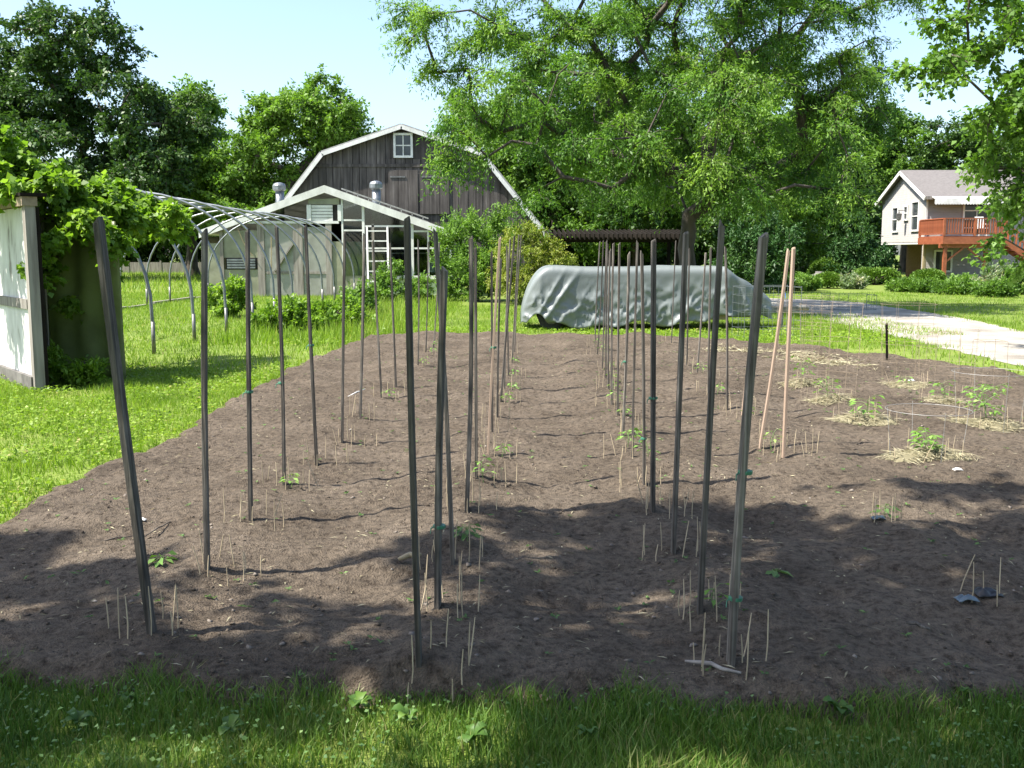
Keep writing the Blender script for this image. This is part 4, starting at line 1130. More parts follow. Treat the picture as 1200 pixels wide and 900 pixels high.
# low fence beyond the meadow
fy = 78.0
fa, fb = W(-40, 312, fy), W(262, 312, fy)
fl = (fa[0], fy, 0)
fe = empty('meadow_fence', fl, 'low dark grey board fence along the far edge of the meadow', 'fence')
X = fa[0]; kf = 0
while X < fb[0]:
    off(MB().box((X - .06, fy - .06, 0), (X + .06, fy + .06, .95)).build('post', M_grey_wood, fe), fl)
    off(MB().box((X + .065, fy - .03, .05), (X + 2.395, fy + .03, .8 + .03 * (kf % 2))).build('panel', M_grey_wood, fe), fl)
    X += 2.46; kf += 1

# ------------------------------------------------------------------ shed with grape vine
sa = G(45, 459); sb = G(0, 441)
d = unit((sb - sa)[:2]); nrm = np.array((-d[1], d[0])); nrm = nrm if nrm[1] < 0 else -nrm
sl = (sa[0], sa[1], 0)
shed = empty('shed', sl, 'whitewashed old shed corner half covered by grape vine', 'shed')


def wbox(name, mat, u0, u1, z0, z1, t0, t1, parent=shed):
    """box along the shed wall: u along the wall from its corner, t outward"""
    V = []
    for z in (z0, z1):
        for u_, t_ in ((u0, t0), (u1, t0), (u1, t1), (u0, t1)):
            p = sa[:2] + d * u_ + nrm * t_; V.append((p[0], p[1], z))
    o = MB().add(V, [(0, 3, 2, 1), (4, 5, 6, 7), (0, 1, 5, 4), (1, 2, 6, 5), (2, 3, 7, 6), (3, 0, 4, 7)]).build(name, mat, parent)
    return off(o, sl)


wbox('lower_panel', M_peel, .14, 3.2, .16, .92, -.03, 0)
wbox('upper_panel', M_peel, .14, 3.2, 1.03, 2.05, -.03, 0)
wbox('rail', M_grey_wood, .14, 3.2, .92, 1.03, -.04, .035)
wbox('corner_post', M_grey_wood, 0, .12, .02, 2.12, -.08, .03)
wbox('sill', M_rock, .08, 3.2, -.02, .16, -.06, .05)
wbox('top_plate', M_rust, -.02, 3.2, 2.06, 2.16, -.1, .06)
wbox('side_wall', M_brown, .0, .06, .02, 2.05, -.12, -.085)
wbox('rear_wall', M_brown, .06, 3.2, .02, 2.05, -.12, -.085)
wbox('roof', M_brown, -.05, 3.3, 2.165, 2.2, -.2, .08)
# cloudy sheet hung beside the shed
rng = np.random.default_rng(5)
a, b = np.array((-5.75, 12.75)), np.array((-4.72, 12.35)); nu, nv = 26, 18
V = []
for i in range(nv + 1):
    for j in range(nu + 1):
        u_ = j / nu; z = 1.9 * i / nv
        p = a + (b - a) * u_; wv = .028 * math.sin(u_ * 19 + 1.5 * math.sin(z * 2)) * (1 - .5 * i / nv) + .06 * (float(vn(u_ * 5, z * 2, 3)) - .5)
        xo = .08 * (1 - i / nv) * (u_ - .5)
        V.append((p[0] + .35 * wv + xo, p[1] + wv, z + .02))
Fq = [(i * (nu + 1) + j, i * (nu + 1) + j + 1, (i + 1) * (nu + 1) + j + 1, (i + 1) * (nu + 1) + j) for i in range(nv) for j in range(nu)]
sh = MB().add(V, Fq).build('plastic_sheet', M_plastic_g, None, True)
md = sh.modifiers.new('thickness', 'SOLIDIFY'); md.thickness = .003
tag(sh, 'greenish cloudy plastic sheet hanging under the vine beside the shed', 'plastic sheet')
# arbor posts that carry the sheet
ar = empty('arbor', (-5.2, 12.8, 0), 'rough wooden arbor carrying the grape vine next to the shed', 'arbor')
for p in ((-5.83, 12.78), (-6.9, 14.0)): off(MB().box((p[0] - .04, p[1] - .04, 0), (p[0] + .04, p[1] + .04, 2.06)).build('post', M_grey_wood, ar), (-5.2, 12.8, 0))
for p, q in (((-5.95, 12.8), (-5.1, 12.49)), ((-5.83, 12.85), (-6.95, 14.1))): off(MB().bar((*p, 2.0), (*q, 2.0), .05, .05).build('beam', M_grey_wood, ar), (-5.2, 12.8, 0))

# vine
rng = np.random.default_rng(77)
vl = (-5.6, 12.9, 0)
vine = empty('grape_vine', vl, 'bright green grape vine sprawling over the shed roof and first hoops', 'vine')
C = lobes_sample(rng, [lobe(25, 205, 12.6, 50, 20, .8), lobe(70, 225, 12.8, 45, 20, .9), lobe(105, 238, 13.0, 40, 18, .8), lobe(165, 252, 14.0, 40, 18, .7), lobe(120, 232, 14.2, 55, 14, .8), lobe(-40, 200, 12.4, 60, 26, .8), lobe(190, 262, 14.4, 22, 14, .4),
                       lobe(95, 280, 12.9, 26, 24, .3), lobe(70, 300, 12.6, 16, 18, .2), lobe(112, 300, 12.7, 14, 18, .15), lobe(125, 300, 12.9, 10, 30, .15), lobe(55, 275, 12.0, 14, 20, .2), lobe(30, 300, 11.9, 26, 7, .12), lobe(52, 330, 11.8, 8, 16, .1), lobe(205, 252, 14.6, 8, 8, .3), lobe(5, 178, 12.4, 10, 22, .3), lobe(0, 212, 11.8, 45, 16, .35), lobe(-60, 205, 12.0, 60, 20, .5), lobe(125, 275, 12.3, 22, 16, .25), lobe(98, 258, 12.4, 34, 14, .3), lobe(150, 258, 13.4, 30, 12, .4), lobe(80, 345, 12.5, 12, 12, .1)], 250, 0.1)
V, Fq, tint = foliage(rng, C, .23, 8, 14, .085, .08, .5, .45, np.array((-5.6, 13.6, 1.6)), .8, tvar=.2)
off(link('foliage', np_mesh('foliage', V, Fq, tint), M_grape, vine), vl)
T = [(-5.95, 12.9, -.05), (-5.9, 12.95, .7), (-6.0, 12.9, 1.4), (-5.9, 13.0, 2.0)]
Pn, par, ends = skeleton(rng, T, C, .25, 2, .12, .05)
off(limbs(Pn, par, ends, 4, .004, .035, M_bark, 'stems', vine), vl)
# weeds at the shed foot
for i, (px, py, w, h, lab) in enumerate(((60, 452, 30, 44, 'tall weeds sprouting at the corner post of the shed'), (100, 452, 40, 30, 'weeds growing along the foot of the plastic sheet'), (62, 425, 16, 40, 'pale leafy shoot beside the shed corner post'))):
    b = G(px, py); k = b[1] / 1200
    shrub('weed_clump', lab, b, [(b[0], b[1], h * k * .4, w * k / 2, .15, h * k * .4)], 26, .12, 7, 12, .07, .03, M_grape, 850 + i, 'weeds around the shed', 'weeds', -.4)

# ------------------------------------------------------------------ trailer under a silver tarp
TY = 20.3
tl = (W(750, 380, TY)[0], TY + 1, 0)
tr = empty('covered_trailer', tl, 'long camping trailer wrapped in a wrinkled silver tarp', 'trailer')
xL, xR, xN = W(610, 350, TY)[0], W(856, 350, TY)[0], W(912, 350, TY)[0]
TW = 2.0
nu, nv = 220, 90


def tarp_pt(u, v):
    """u 0..1 along the length, v 0..1 from near hem over the top to far hem"""
    x = xL + (xN - xL) * u
    f = (x - xL) / (xR - xL)
    top = 1.275
    if f < 0.15: top = 0.16 + 1.11 * min(1.0, max(0.0, math.sin((f / 0.15) ** 0.75 * math.pi / 2))) ** 0.8
    if f > 0.98: s_ = (f - 0.98) / ((xN - xL) / (xR - xL) - 0.98); top = 1.27 - 0.55 * s_ ** 0.85 - 0.1 * s_ ** 4
    top += .012 * math.sin(x * 2.3) - .012 * abs(math.sin(x * 2.9 + .4)) * (0.16 < f < 0.98)
    narrow = 0.25 * max(0, (0.1 - f) / 0.1) ** 1.5 + (0.55 * max(0, (f - 1) / 0.24) ** 1.2 if f > 1 else 0)
    hem = 0.12 + 0.05 * math.sin(x * 3.1) + .04 * math.sin(x * 7.7 + 1)
    if 0.03 < f < 0.13: hem += 0.22 * math.sin((f - 0.03) / 0.1 * math.pi)
    if f > 0.72: hem += 0.14 * min(1, (f - 0.72) / 0.1)
    hem = min(hem, top - .03)
    rad = 0.14
    side = top - rad - hem
    per = [side, rad * 1.57, TW - 2 * rad - 2 * narrow, rad * 1.57, side]
    tot = sum(per); s = v * tot
    yn = TY + narrow
    if s < per[0]: y, z, fr, ns = yn, hem + s, s / max(per[0], 1e-6), -1
    elif s < per[0] + per[1]:
        a_ = (s - per[0]) / rad; y, z, fr, ns = yn + rad - rad * math.cos(a_), top - rad + rad * math.sin(a_), 1, -math.cos(a_)
    elif s < sum(per[:3]): y, z, fr, ns = yn + rad + s - per[0] - per[1], top, 1, 0
    elif s < sum(per[:4]):
        a_ = (s - sum(per[:3])) / rad; y, z, fr, ns = TY + TW - narrow - rad + rad * math.sin(a_), top - rad + rad * math.cos(a_), 1, math.sin(a_)
    else: y, z, fr, ns = TY + TW - narrow, top - rad - (s - sum(per[:4])), 1 - (s - sum(per[:4])) / max(side, 1e-6), 1
    # folds: taut at the top, creased below; long diagonal folds at the rear, gathers at the nose
    low = max(0, 1 - fr)
    q = float(vn(x * 3.3 + z * 1.2, z * 4.2, 5)) - .5; q2 = float(vn(x * 9 - z * 5, z * 8 + x * 2, 6)) - .5
    lw = min(1, low * 1.7) ** 1.5
    r1 = 1 - abs(2 * float(vn(x * 2.6 + z * 2.2, z * 3.4 - x * .8, 15)) - 1); r2 = 1 - abs(2 * float(vn(x * 6.5 - z * 4, z * 6 + x * 2.5, 16)) - 1)
    dsp = lw * (.03 * q + .055 * r1 ** 5 + .045 * r2 ** 4 - .02) + .03 * (float(vn(x * 1.2, z * 2, 9)) - .5)
    dsp += .06 * max(0, 1 - abs((x - xL) - .45 - .75 * (z - .2) / 1.05) / .09) * min(1, low * 3 + .15)
    dsp += .05 * max(0, 1 - abs((x - xL) - .28 - .62 * (z - .2) / 1.05) / .07) * min(1, low * 3 + .15)
    if f > 0.86: dsp += .07 * math.sin((x * 13 + 3 * z) + 2 * math.sin(z * 3)) * min(1, (f - .86) * 6) * (0.35 + low)
    if 0.55 < f < 0.8: dsp += .08 * max(0, 1 - abs((x - xR) + 1.25 - 1.0 * z) / .12) * low
    return (x, y + ns * dsp if ns else y, z + (dsp * .4 if abs(ns) < .7 else 0))


V = [tarp_pt(j / nu, i / nv) for i in range(nv + 1) for j in range(nu + 1)]
Fq = [(i * (nu + 1) + j, i * (nu + 1) + j + 1, (i + 1) * (nu + 1) + j + 1, (i + 1) * (nu + 1) + j) for i in range(nv) for j in range(nu)]
tp = off(MB().add(V, Fq).build('tarp', M_tarp, tr, True), tl)
md = tp.modifiers.new('thickness', 'SOLIDIFY'); md.thickness = .004; md.offset = -1
bd = MB(); bd.box((xL + .6, TY + .12, .22), (xR - .02, TY + TW - .12, 1.0)); bd.box((xR - .02, TY + .5, .25), (xN - .25, TY + TW - .5, .55)); off(bd.build('body', M_tan, tr), tl)
for Y in (TY + .22, TY + TW - .22):
    w_ = MB(); X = xL + .62
    w_.tube([(X, Y - .09, .27), (X, Y - .07, .27), (X, Y + .07, .27), (X, Y + .09, .27)], [.2, .27, .27, .2], 20)
    ww = off(w_.build('wheel', M_tyre, tr, False), tl)
    MB().tube([(X, Y - .1, .27), (X, Y - .085, .27)], [.13, .15], 14).build('rim', M_steel, ww)
tongue = W(936, 375, TY + 1)
h = MB(); h.bar((xN - .4, TY + .5, .38), (tongue[0], TY + 1, .40), .06, .1); h.bar((xN - .4, TY + 1.5, .38), (tongue[0], TY + 1, .40), .06, .1); h.tube([(tongue[0] - .05, TY + 1, .42), (tongue[0] + .12, TY + 1, .42), (tongue[0] + .2, TY + 1, .40)], [.05, .06, .05], 10); off(h.build('hitch', M_steel, tr), tl)
j = MB(); j.tube([(tongue[0] - .35, TY + 1, 0.03), (tongue[0] - .35, TY + 1, .75)], .03, 10); j.tube([(tongue[0] - .35, TY + 1, 0), (tongue[0] - .35, TY + 1, .04)], .09, 12); jj = off(j.build('jack', M_steel, tr), tl)
MB().tube([(tongue[0] - .35, TY + .95, .72), (tongue[0] - .35, TY + .8, .72), (tongue[0] - .35, TY + .78, .62)], .012, 6).build('crank', M_blue, jj)

# ------------------------------------------------------------------ house
HYf, HYb = 58.0, 64.8
hx = W(1083, 300, HYf)[0]; hR = hx + 24
ho = (hx, HYf, 0)
house = empty('house', ho, 'two storey board sided house with shingled gable roof', 'house')
Z2, ZE, ZR = 2.15, 4.75, 6.25


def hbox(name, mat, a, b, parent=house): 
    o = MB().box(a, b).build(name, mat, parent)
    return off(o, ho) if parent is house else o


front = MB(); front.box((hx, HYf, Z2), (hR, HYb, ZE)); off(front.build('upper_wall', M_siding_shade, house), ho)
g = MB()   # sunlit-toned end wall with its gable, set just proud of the upper storey
ym = (HYf + HYb) / 2
g.add([(hx - .03, HYf - .02, Z2), (hx - .03, HYb, Z2), (hx - .03, HYb, ZE), (hx - .03, ym, ZR - .15), (hx - .03, HYf - .02, ZE), (hx + .02, HYf - .02, Z2), (hx + .02, HYb, Z2), (hx + .02, HYb, ZE), (hx + .02, ym, ZR - .15), (hx + .02, HYf - .02, ZE)],
      [(4, 3, 2, 1, 0), (5, 6, 7, 8, 9), (0, 1, 6, 5), (0, 5, 9, 4), (4, 9, 8, 3), (3, 8, 7, 2), (2, 7, 6, 1)])
off(g.build('end_wall', M_siding_lit, house), ho)
hbox('lower_wall', M_siding_shade, (hx + .1, HYf + .01, 0), (hR, HYf + .6, Z2))
hbox('porch_wall', M_brick, (hx + 1.6, HYf + .6, 0), (hR, HYb, Z2 - .01))
hbox('corner_post', M_tan, (hx - .02, HYf + .0, 0), (hx + .1, HYf + .18, Z2 - .01))
hbox('corner_trim', M_white, (hx - .05, HYf - .05, Z2), (hx + .06, HYf - .022, ZE))
hbox('soffit', M_white, (hx - .02, HYf + .62, Z2 - .12), (hx + 1.6, HYb, Z2 - .03))
pd = hbox('porch_door', M_white, (hx + 1.54, HYf + 2.4, .1), (hx + 1.6, HYf + 3.3, 2.0))
hbox('door_glass', M_window, (hx + 1.52, HYf + 2.65, .9), (hx + 1.54, HYf + 3.05, 1.8), pd)
# roof
ovh, ovg = .5, .3
for s_, y_e in ((-1, HYf - ovh), (1, HYb + ovh)):
    zz = ZE - .0 - (ZR - ZE) / (ym - HYf) * ovh
    r = MB(); r.add([(hx - ovg, y_e, zz), (hR + ovg, y_e, zz), (hR + ovg, ym, ZR), (hx - ovg, ym, ZR), (hx - ovg, y_e, zz + .12), (hR + ovg, y_e, zz + .12), (hR + ovg, ym, ZR + .12), (hx - ovg, ym, ZR + .12)],
                    [(0, 3, 2, 1), (4, 5, 6, 7), (0, 1, 5, 4), (1, 2, 6, 5), (2, 3, 7, 6), (3, 0, 4, 7)])
    rr = off(r.build('roof_slope', M_shingle, house), ho)
    if s_ < 0:
        for px, py in ((1156, 214), (1171, 206)):
            f = .55 if px == 1156 else .85
            Y = HYf + (ym - HYf) * f; X = W(px, 210, Y)[0]; z = ZE + (ZR - ZE) * f + .1
            if px == 1156: MB().tube([(X, Y, z - .1), (X, Y, z + .35)], .06, 10).build('vent_stack', M_dark, rr)
            else: MB().box((X - .25, Y - .2, z - .1), (X + .25, Y + .25, z + .16)).build('roof_vent', M_dark, rr)
    f = MB(); f.bar((hx - ovg - .03, y_e, zz - .02), (hx - ovg - .03, ym - .03 * s_, ZR - .03), .05, .2); off(f.build('barge_board', M_white, house), ho)
    off(MB().box((hx - ovg, y_e - .06, zz - .06), (hR + ovg, y_e - .01, zz + .11)).build('gutter', M_grey_wood, house), ho)


def window(side, a, b, z0, z1, bars=(1, 1), label=None):
    """side 'f': a,b are X on the front wall; side 'e': a,b are Y on the end wall"""
    def bx_(m, u0, u1, z0, z1, t0, t1):
        if side == 'f': m.box((u0, HYf - t1, z0), (u1, HYf - t0, z1))
        else: m.box((hx - .03 - t1, u0, z0), (hx - .03 - t0, u1, z1))
    m = MB(); w = .1; e = -.02 if z0 < Z2 and side == 'f' else .0
    for q in ((a, b, z0, z0 + w), (a, b, z1 - w, z1), (a, a + w, z0 + w, z1 - w), (b - w, b, z0 + w, z1 - w)): bx_(m, *q, e, .09)
    nx_, nz_ = bars
    for k in range(1, nz_): z = z0 + (z1 - z0) * k / nz_; bx_(m, a + w, b - w, z - .03, z + .03, e, .06)
    fr = off(m.build('window', M_white, house), ho)
    m = MB(); bx_(m, a + w, b - w, z0 + w, z1 - w, e - .0, .02); m.build('pane', M_window, fr)
    for k in range(1, nx_): u_ = a + (b - a) * k / nx_; m = MB(); bx_(m, u_ - .025, u_ + .025, z0 + w, z1 - w, .021, .055); m.build('muntin', M_white, fr)
    return fr


def fX(px, Y=HYf): return W(px, 300, Y)[0]
window('f', fX(1125), fX(1158), 2.45, 4.35, (2, 4))
window('f', fX(1094), fX(1116), .45, 1.7, (2, 1))
def eY(px): return (hx - .03) * 1200 / (px - 600)
window('e', eY(1072), eY(1063), 2.75, 4.5, (1, 2))
window('e', eY(1048), eY(1041), 2.75, 4.3, (1, 2))
window('e', eY(1059), eY(1054), 3.4, 4.3, (1, 2))
# hanging lantern on the end wall
lp = (hx - .5, eY(1057), 3.45)
L_ = MB(); L_.bar((hx - .04, lp[1], 4.0), (hx - .55, lp[1], 4.0), .04, .04); L_.tube([(lp[0], lp[1], 3.98), (lp[0], lp[1], 3.85), (lp[0], lp[1], 3.8), (lp[0], lp[1], 3.45), (lp[0], lp[1], 3.4)], [.01, .05, .16, .12, .03], 10)
off(L_.build('hanging_lantern', M_steel, house), ho)
# awning
aw = MB(); xa, xb = fX(1084), fX(1163); n_ = 24
aw.add([(xa, HYf - .02, 4.78), (xb, HYf - .02, 4.78), (xb, HYf - .95, 4.52), (xa, HYf - .95, 4.52), (xa, HYf - .02, 4.74), (xb, HYf - .02, 4.74), (xb, HYf - .95, 4.48), (xa, HYf - .95, 4.48)],
       [(0, 3, 2, 1), (4, 5, 6, 7), (0, 1, 5, 4), (1, 2, 6, 5), (2, 3, 7, 6), (3, 0, 4, 7)])
awn = off(aw.build('awning', M_white, house), ho)
V = []; Fs = []
for k in range(n_ * 4 + 1):
    X = xa + (xb - xa) * k / (n_ * 4); z = 4.22 - .06 * abs(math.sin(k * math.pi / 4))
    V += [(X, HYf - .955, 4.515), (X, HYf - .975, z), (X, HYf - .965, z)]
for k in range(n_ * 4): Fs += [(k * 3, k * 3 + 3, k * 3 + 4, k * 3 + 1), (k * 3, k * 3 + 2, k * 3 + 5, k * 3 + 3)]
MB().add(V, Fs).build('valance', M_white, awn)

# deck
DYf = 54.6
dx0, dx1 = W(1105, 300, DYf)[0], W(1177, 300, DYf)[0]
dl = (dx0, DYf, 0)
deck = empty('deck', dl, 'raised redwood deck with railing and stairs against the house', 'deck')
def dbox(name, a, b, mat=M_redwood, parent=deck):
    o = MB().box(a, b).build(name, mat, parent)
    return off(o, dl) if parent is deck else o
ZD = 2.42
for k in range(24):
    y = DYf + .02 + k * .141
    dbox('deck_board', (dx0, y, ZD - .04), (dx1, y + .13, ZD))
for a, b in (((dx0, DYf - .05, ZD - .42), (dx1, DYf, ZD - .045)), ((dx0 - .05, DYf - .05, ZD - .42), (dx0 - .003, HYf - .03, ZD - .045)), ((dx1 + .003, DYf - .05, ZD - .42), (dx1 + .05, HYf - .03, ZD - .045))): dbox('rim_joist', a, b)
for k in range(5): X = dx0 + .4 + k * (dx1 - dx0 - .8) / 4; dbox('joist', (X - .025, DYf + .01, ZD - .3), (X + .025, HYf - .05, ZD - .05))
dbox('beam', (dx0 - .1, DYf + .25, ZD - .62), (dx1 + .1, DYf + .4, ZD - .425))
for X in (W(1110, 300, DYf)[0], W(1158, 300, DYf)[0]):
    dbox('post', (X - .09, DYf + .24, 0), (X + .09, DYf + .41, ZD - .625))
    for s_ in ((1,) if X < dx0 + 1 else (-1,)):
        off(MB().bar((X + s_ * .1, DYf + .32, 1.1), (X + s_ * .95, DYf + .32, 1.78), .09, .09).build('brace', M_redwood, deck), dl)
ZT = ZD + .92
def railing(p, q, n):
    p, q = np.array(p), np.array(q)
    off(MB().bar((*p, ZT), (*q, ZT), .12, .05).build('top_rail', M_redwood, deck), dl)
    off(MB().bar((*p, ZD + .12), (*q, ZD + .12), .05, .07).build('bottom_rail', M_redwood, deck), dl)
    me = None
    for k in range(n):
        c = p + (q - p) * (k + .5) / n
        if me is None:
            o = MB().box((-.03, -.03, ZD + .16), (.03, .03, ZT - .03)).build('baluster', M_redwood, deck); me = o.data
        else: o = bpy.data.objects.new('baluster', me); COL.objects.link(o); o.parent = deck
        o.location = (c[0] - dl[0], c[1] - dl[1], 0)
for a in ((dx0, DYf), (dx0 + (dx1 - dx0) / 2, DYf), (dx1, DYf), (dx0, HYf - .15)): dbox('rail_post', (a[0] - .055, a[1] - .055, ZD + .005), (a[0] + .055, a[1] + .055, ZT - .03))
railing((dx0, DYf + .01), (dx1, DYf + .01), 24)
railing((dx0 + .01, DYf + .07), (dx0 + .01, HYf - .22), 24)
# stairs going down to the right along the house
sx0, sx1 = dx1 + .06, dx1 + 3.4
for Y in (DYf + .5, DYf + 1.5):
    off(MB().bar((sx0, Y, ZD - .2), (sx1, Y, .08), .06, .26).build('stringer', M_redwood, deck), dl)
    off(MB().bar((sx0, Y, ZD + .75), (sx1, Y, 1.0), .08, .07).build('stair_rail', M_redwood, deck), dl)
    for k in range(15):
        f = (k + .5) / 15; X = sx0 + (sx1 - sx0) * f; z = ZD - .2 + (.08 - ZD + .2) * f
        off(MB().box((X - .025, Y - .025, z + .14), (X + .025, Y + .025, z + .88)).build('baluster', M_redwood, deck), dl)
for k in range(11):
    f = (k + .5) / 11; X = sx0 + (sx1 - sx0) * f; z = ZD - .1 + (.12 - ZD + .1) * f
    off(MB().box((X - .16, DYf + .535, z - .02), (X + .16, DYf + 1.465, z + .03)).build('tread', M_redwood, deck), dl)
# chair on the deck
cxx, cyy = W(1150, 270, 55.6)[0], 55.6
ch = empty('patio_chair', (cxx, cyy, ZD), 'white patio chair on the redwood deck', 'chair')
def cbox(n_, a, b): MB().box(a, b).build(n_, M_white, ch)
cbox('seat', (-.24, -.24, .4), (.24, .24, .44))
for X in (-.22, .18):
    for Y in (-.22, .18): cbox('leg', (X, Y, 0), (X + .04, Y + .04, .4))
o = MB().bar((0, .24, .45), (0, .36, 1.05), .46, .04, (0, 1, 0)).build('backrest', M_white, ch)
for s_ in (-1, 1): MB().bar((s_ * .25, -.2, .64), (s_ * .25, .27, .66), .05, .03).build('armrest', M_white, ch)
# stone in the flower bed
rb = random.Random(6); sp = gx_at(962, 47)
o = MB().blob((0, 0, .28), (.5, .4, .42), rb, .16, 6, 10).build('garden_stone', M_rock, None, True); o.location = sp
tag(o, 'grey field stone in the flower bed below the rounded shrub', 'stone')

# ------------------------------------------------------------------ garden stakes
DESC = {('lawn side', 0): 'thick dark stake tilting hard toward the lawn, first of the lawn side row',
        ('middle', 0): 'tall slim stake starting the middle row, its post shadow crossing bare soil',
        ('middle', 1): 'short thick stake with pale cut top, second in the middle row',
        ('middle', 2): 'stake crossing the short thick one, third in the middle row',
        ('third', 0): 'dark stake with two green ties tilting toward the drive, first of the third row',
        ('third', 3): 'straight pale grey stake with one green tie, fourth in the third row',
        ('drive side', 0): 'fresh pinkish wood stake, upright one of the leaning pair in the drive side row',
        ('drive side', 1): 'fresh pinkish wood stake tilted against its upright partner in the drive side row'}
TIES = {('lawn side', 2): (.45,), ('lawn side', 3): (.4,), ('lawn side', 4): (.5,), ('third', 0): (.16, .46), ('third', 3): (.42,), ('third', 4): (.2,), ('third', 6): (.4,), ('middle', 1): (.25,), ('middle', 5): (.5,)}
rngs = random.Random(14)
SKEW = []   # clusters: centre, label, count, radius
STK = []
for row, lst in STAKES.items():
    for i, (b_, t_, w) in enumerate(lst):
        base = on_soil(*b_); top = W(t_[0], t_[1], base[1] + rngs.uniform(-.06, .06))
        v = top - base; L = np.linalg.norm(v)
        name = 'garden_stake'
        ax_ = unit(v); sd_ = unit(np.cross(ax_, (0, 1.0, 0.0))); ot = np.cross(sd_, ax_)
        yaw = rngs.uniform(-.13, .13); sd2 = sd_ * math.cos(yaw) + ot * math.sin(yaw); ot2 = -sd_ * math.sin(yaw) + ot * math.cos(yaw)
        mb = MB(); ns = 6; V = []
        bow = rngs.uniform(-.012, .012); ch_ = .18
        ring = [(-1, -1 + ch_), (-1 + ch_, -1), (1 - ch_, -1), (1, -1 + ch_), (1, 1 - ch_), (1 - ch_, 1), (-1 + ch_, 1), (-1, 1 - ch_)]
        ts = [-.15 / L] + [k / ns for k in range(ns)] + [1 - .006, 1]
        for kk, t in enumerate(ts):
            c = v * t + sd2 * bow * math.sin(max(0, t) * math.pi)
            ww = w * .63 / 2 * (1 + rngs.uniform(-.05, .05)) * (.55 if kk == 0 else .82 if t == 1 else 1)
            tilt = rngs.uniform(-.016, .016) if t == 1 else 0
            V += [c + sd2 * a * ww + ot2 * e * ww * 2.0 + ax_ * a * tilt for a, e in ring]
        n8 = len(ts)
        Fs = [(k * 8 + q, k * 8 + (q + 1) % 8, k * 8 + 8 + (q + 1) % 8, k * 8 + 8 + q) for k in range(n8 - 1) for q in range(8)] + [tuple(range(8))[::-1], tuple((n8 - 1) * 8 + q for q in range(8))]
        fresh = (row == 'drive side' and i < 2) or (row, i) in (('middle', 5), ('drive side', 2))
        o = mb.add(V, Fs).build(name, M_stake_new if fresh else M_stake)
        o.location = tuple(base)
        lab = DESC.get((row, i)) or f'grey wooden garden stake, {ORD[i]} of the {row} row counting from the foreground grass'
        if row == 'drive side' and i >= 2: lab = f'thin wooden stake, {ORD[i]} of the drive side row counting back toward the trailer'
        tag(o, lab, 'stake', 'wooden stakes in rows in the bed')
        for t in TIES.get((row, i), ()):
            c = v * t; m = MB()
            m.tube([c - ax_ * .007, c - ax_ * .005, c + ax_ * .005, c + ax_ * .007], [w * .68, w * .72, w * .72, w * .68], 8)
            m.tube([c + sd2 * w * .5, c + sd2 * (w * .6 + .012) + np.array((0, -.01, -.008)), c + sd2 * (w * .6 + .015) + np.array((0, -.015, -.03))], [.003, .003, .0015], 4)
            m.build('tie', M_tie, o)
        STK.append((row, i, base))
        far = base[1]
        if row == 'drive side' and i > 4: cnt = 4
        else: cnt = 9 if far < 5 else 8 if far < 8 else 6 if far < 11 else 5
        SKEW.append((base + np.array((rngs.uniform(-.04, .1), rngs.uniform(-.02, .04), 0)), f'thin pale skewer ringed round the {ORD[i]} stake of the {row} row', cnt, .155, .15 if far < 9 else .13))

# ------------------------------------------------------------------ mulched plants on the drive side
def mound(px, py, wpx, seed, label, hh=.07, aspect=.85):
    rng = np.random.default_rng(seed)
    c = on_soil(px, py); r = wpx / 2 * c[1] / 1200
    n = 900
    rr = r * np.sqrt(rng.uniform(0, 1, n)) * (1 + .35 * (rng.uniform(0, 1, n) - .5)); th = rng.uniform(0, 6.283, n)
    lob = 1 + .28 * np.sin(th * 2 + seed) + .14 * np.sin(th * 3 + 2 * seed)
    x = c[0] + rr * np.cos(th) * lob; y = c[1] + rr * np.sin(th) * lob * aspect
    z = soil_z(x, y) + hh * np.clip(1 - (rr / r) ** 2, 0, 1) * rng.uniform(.55, 1.05, n) + .004
    ph = rng.uniform(0, 6.283, n)
    V, Fq = leaf_cards(rng, np.stack([x, y, z], 1), np.stack([np.cos(ph), np.sin(ph), rng.uniform(-.25, .25, n)], 1), rng.uniform(.05, .16, n), rng.uniform(.004, .008, n), .5)
    # low heap under the strands
    k = 20; Vb = [(c[0], c[1], float(soil_z(c[0], c[1])) + hh * .85)]; Fb = []
    for ring, (fr, fz) in enumerate(((.4, .72), (.75, .35), (1.0, -.12))):
        for a in range(k):
            t = 2 * math.pi * a / k; lb = 1 + .28 * math.sin(t * 2 + seed) + .14 * math.sin(t * 3 + 2 * seed)
            X, Y = c[0] + r * fr * math.cos(t) * lb, c[1] + r * fr * math.sin(t) * lb * aspect
            Vb.append((X, Y, float(soil_z(X, Y)) + hh * fz * rng.uniform(.8, 1.15)))
    me = np_mesh('straw_mulch', V, Fq, np.clip(rng.normal(.5, .25, n), 0, 1))
    o = empty('straw_mulch', (c[0], c[1], c[2]), label, 'mulch', 'straw mulch heaps round the plants')
    s = off(link('strands', me, M_straw, o), c)
    s['kind'] = 'stuff'
    Fb = [(0, 1 + a, 1 + (a + 1) % k) for a in range(k)] + [(1 + q * k + a, 1 + (q + 1) * k + a, 1 + (q + 1) * k + (a + 1) % k, 1 + q * k + (a + 1) % k) for q in range(2) for a in range(k)]
    off(MB().add(Vb, Fb).build('heap', M_straw, o, True), c)
    return c, r


M_stem = surf('green_stem', [(0.3, (0.1, 0.17, 0.04)), (0.7, (0.16, 0.24, 0.07))], 30, rough=0.6)


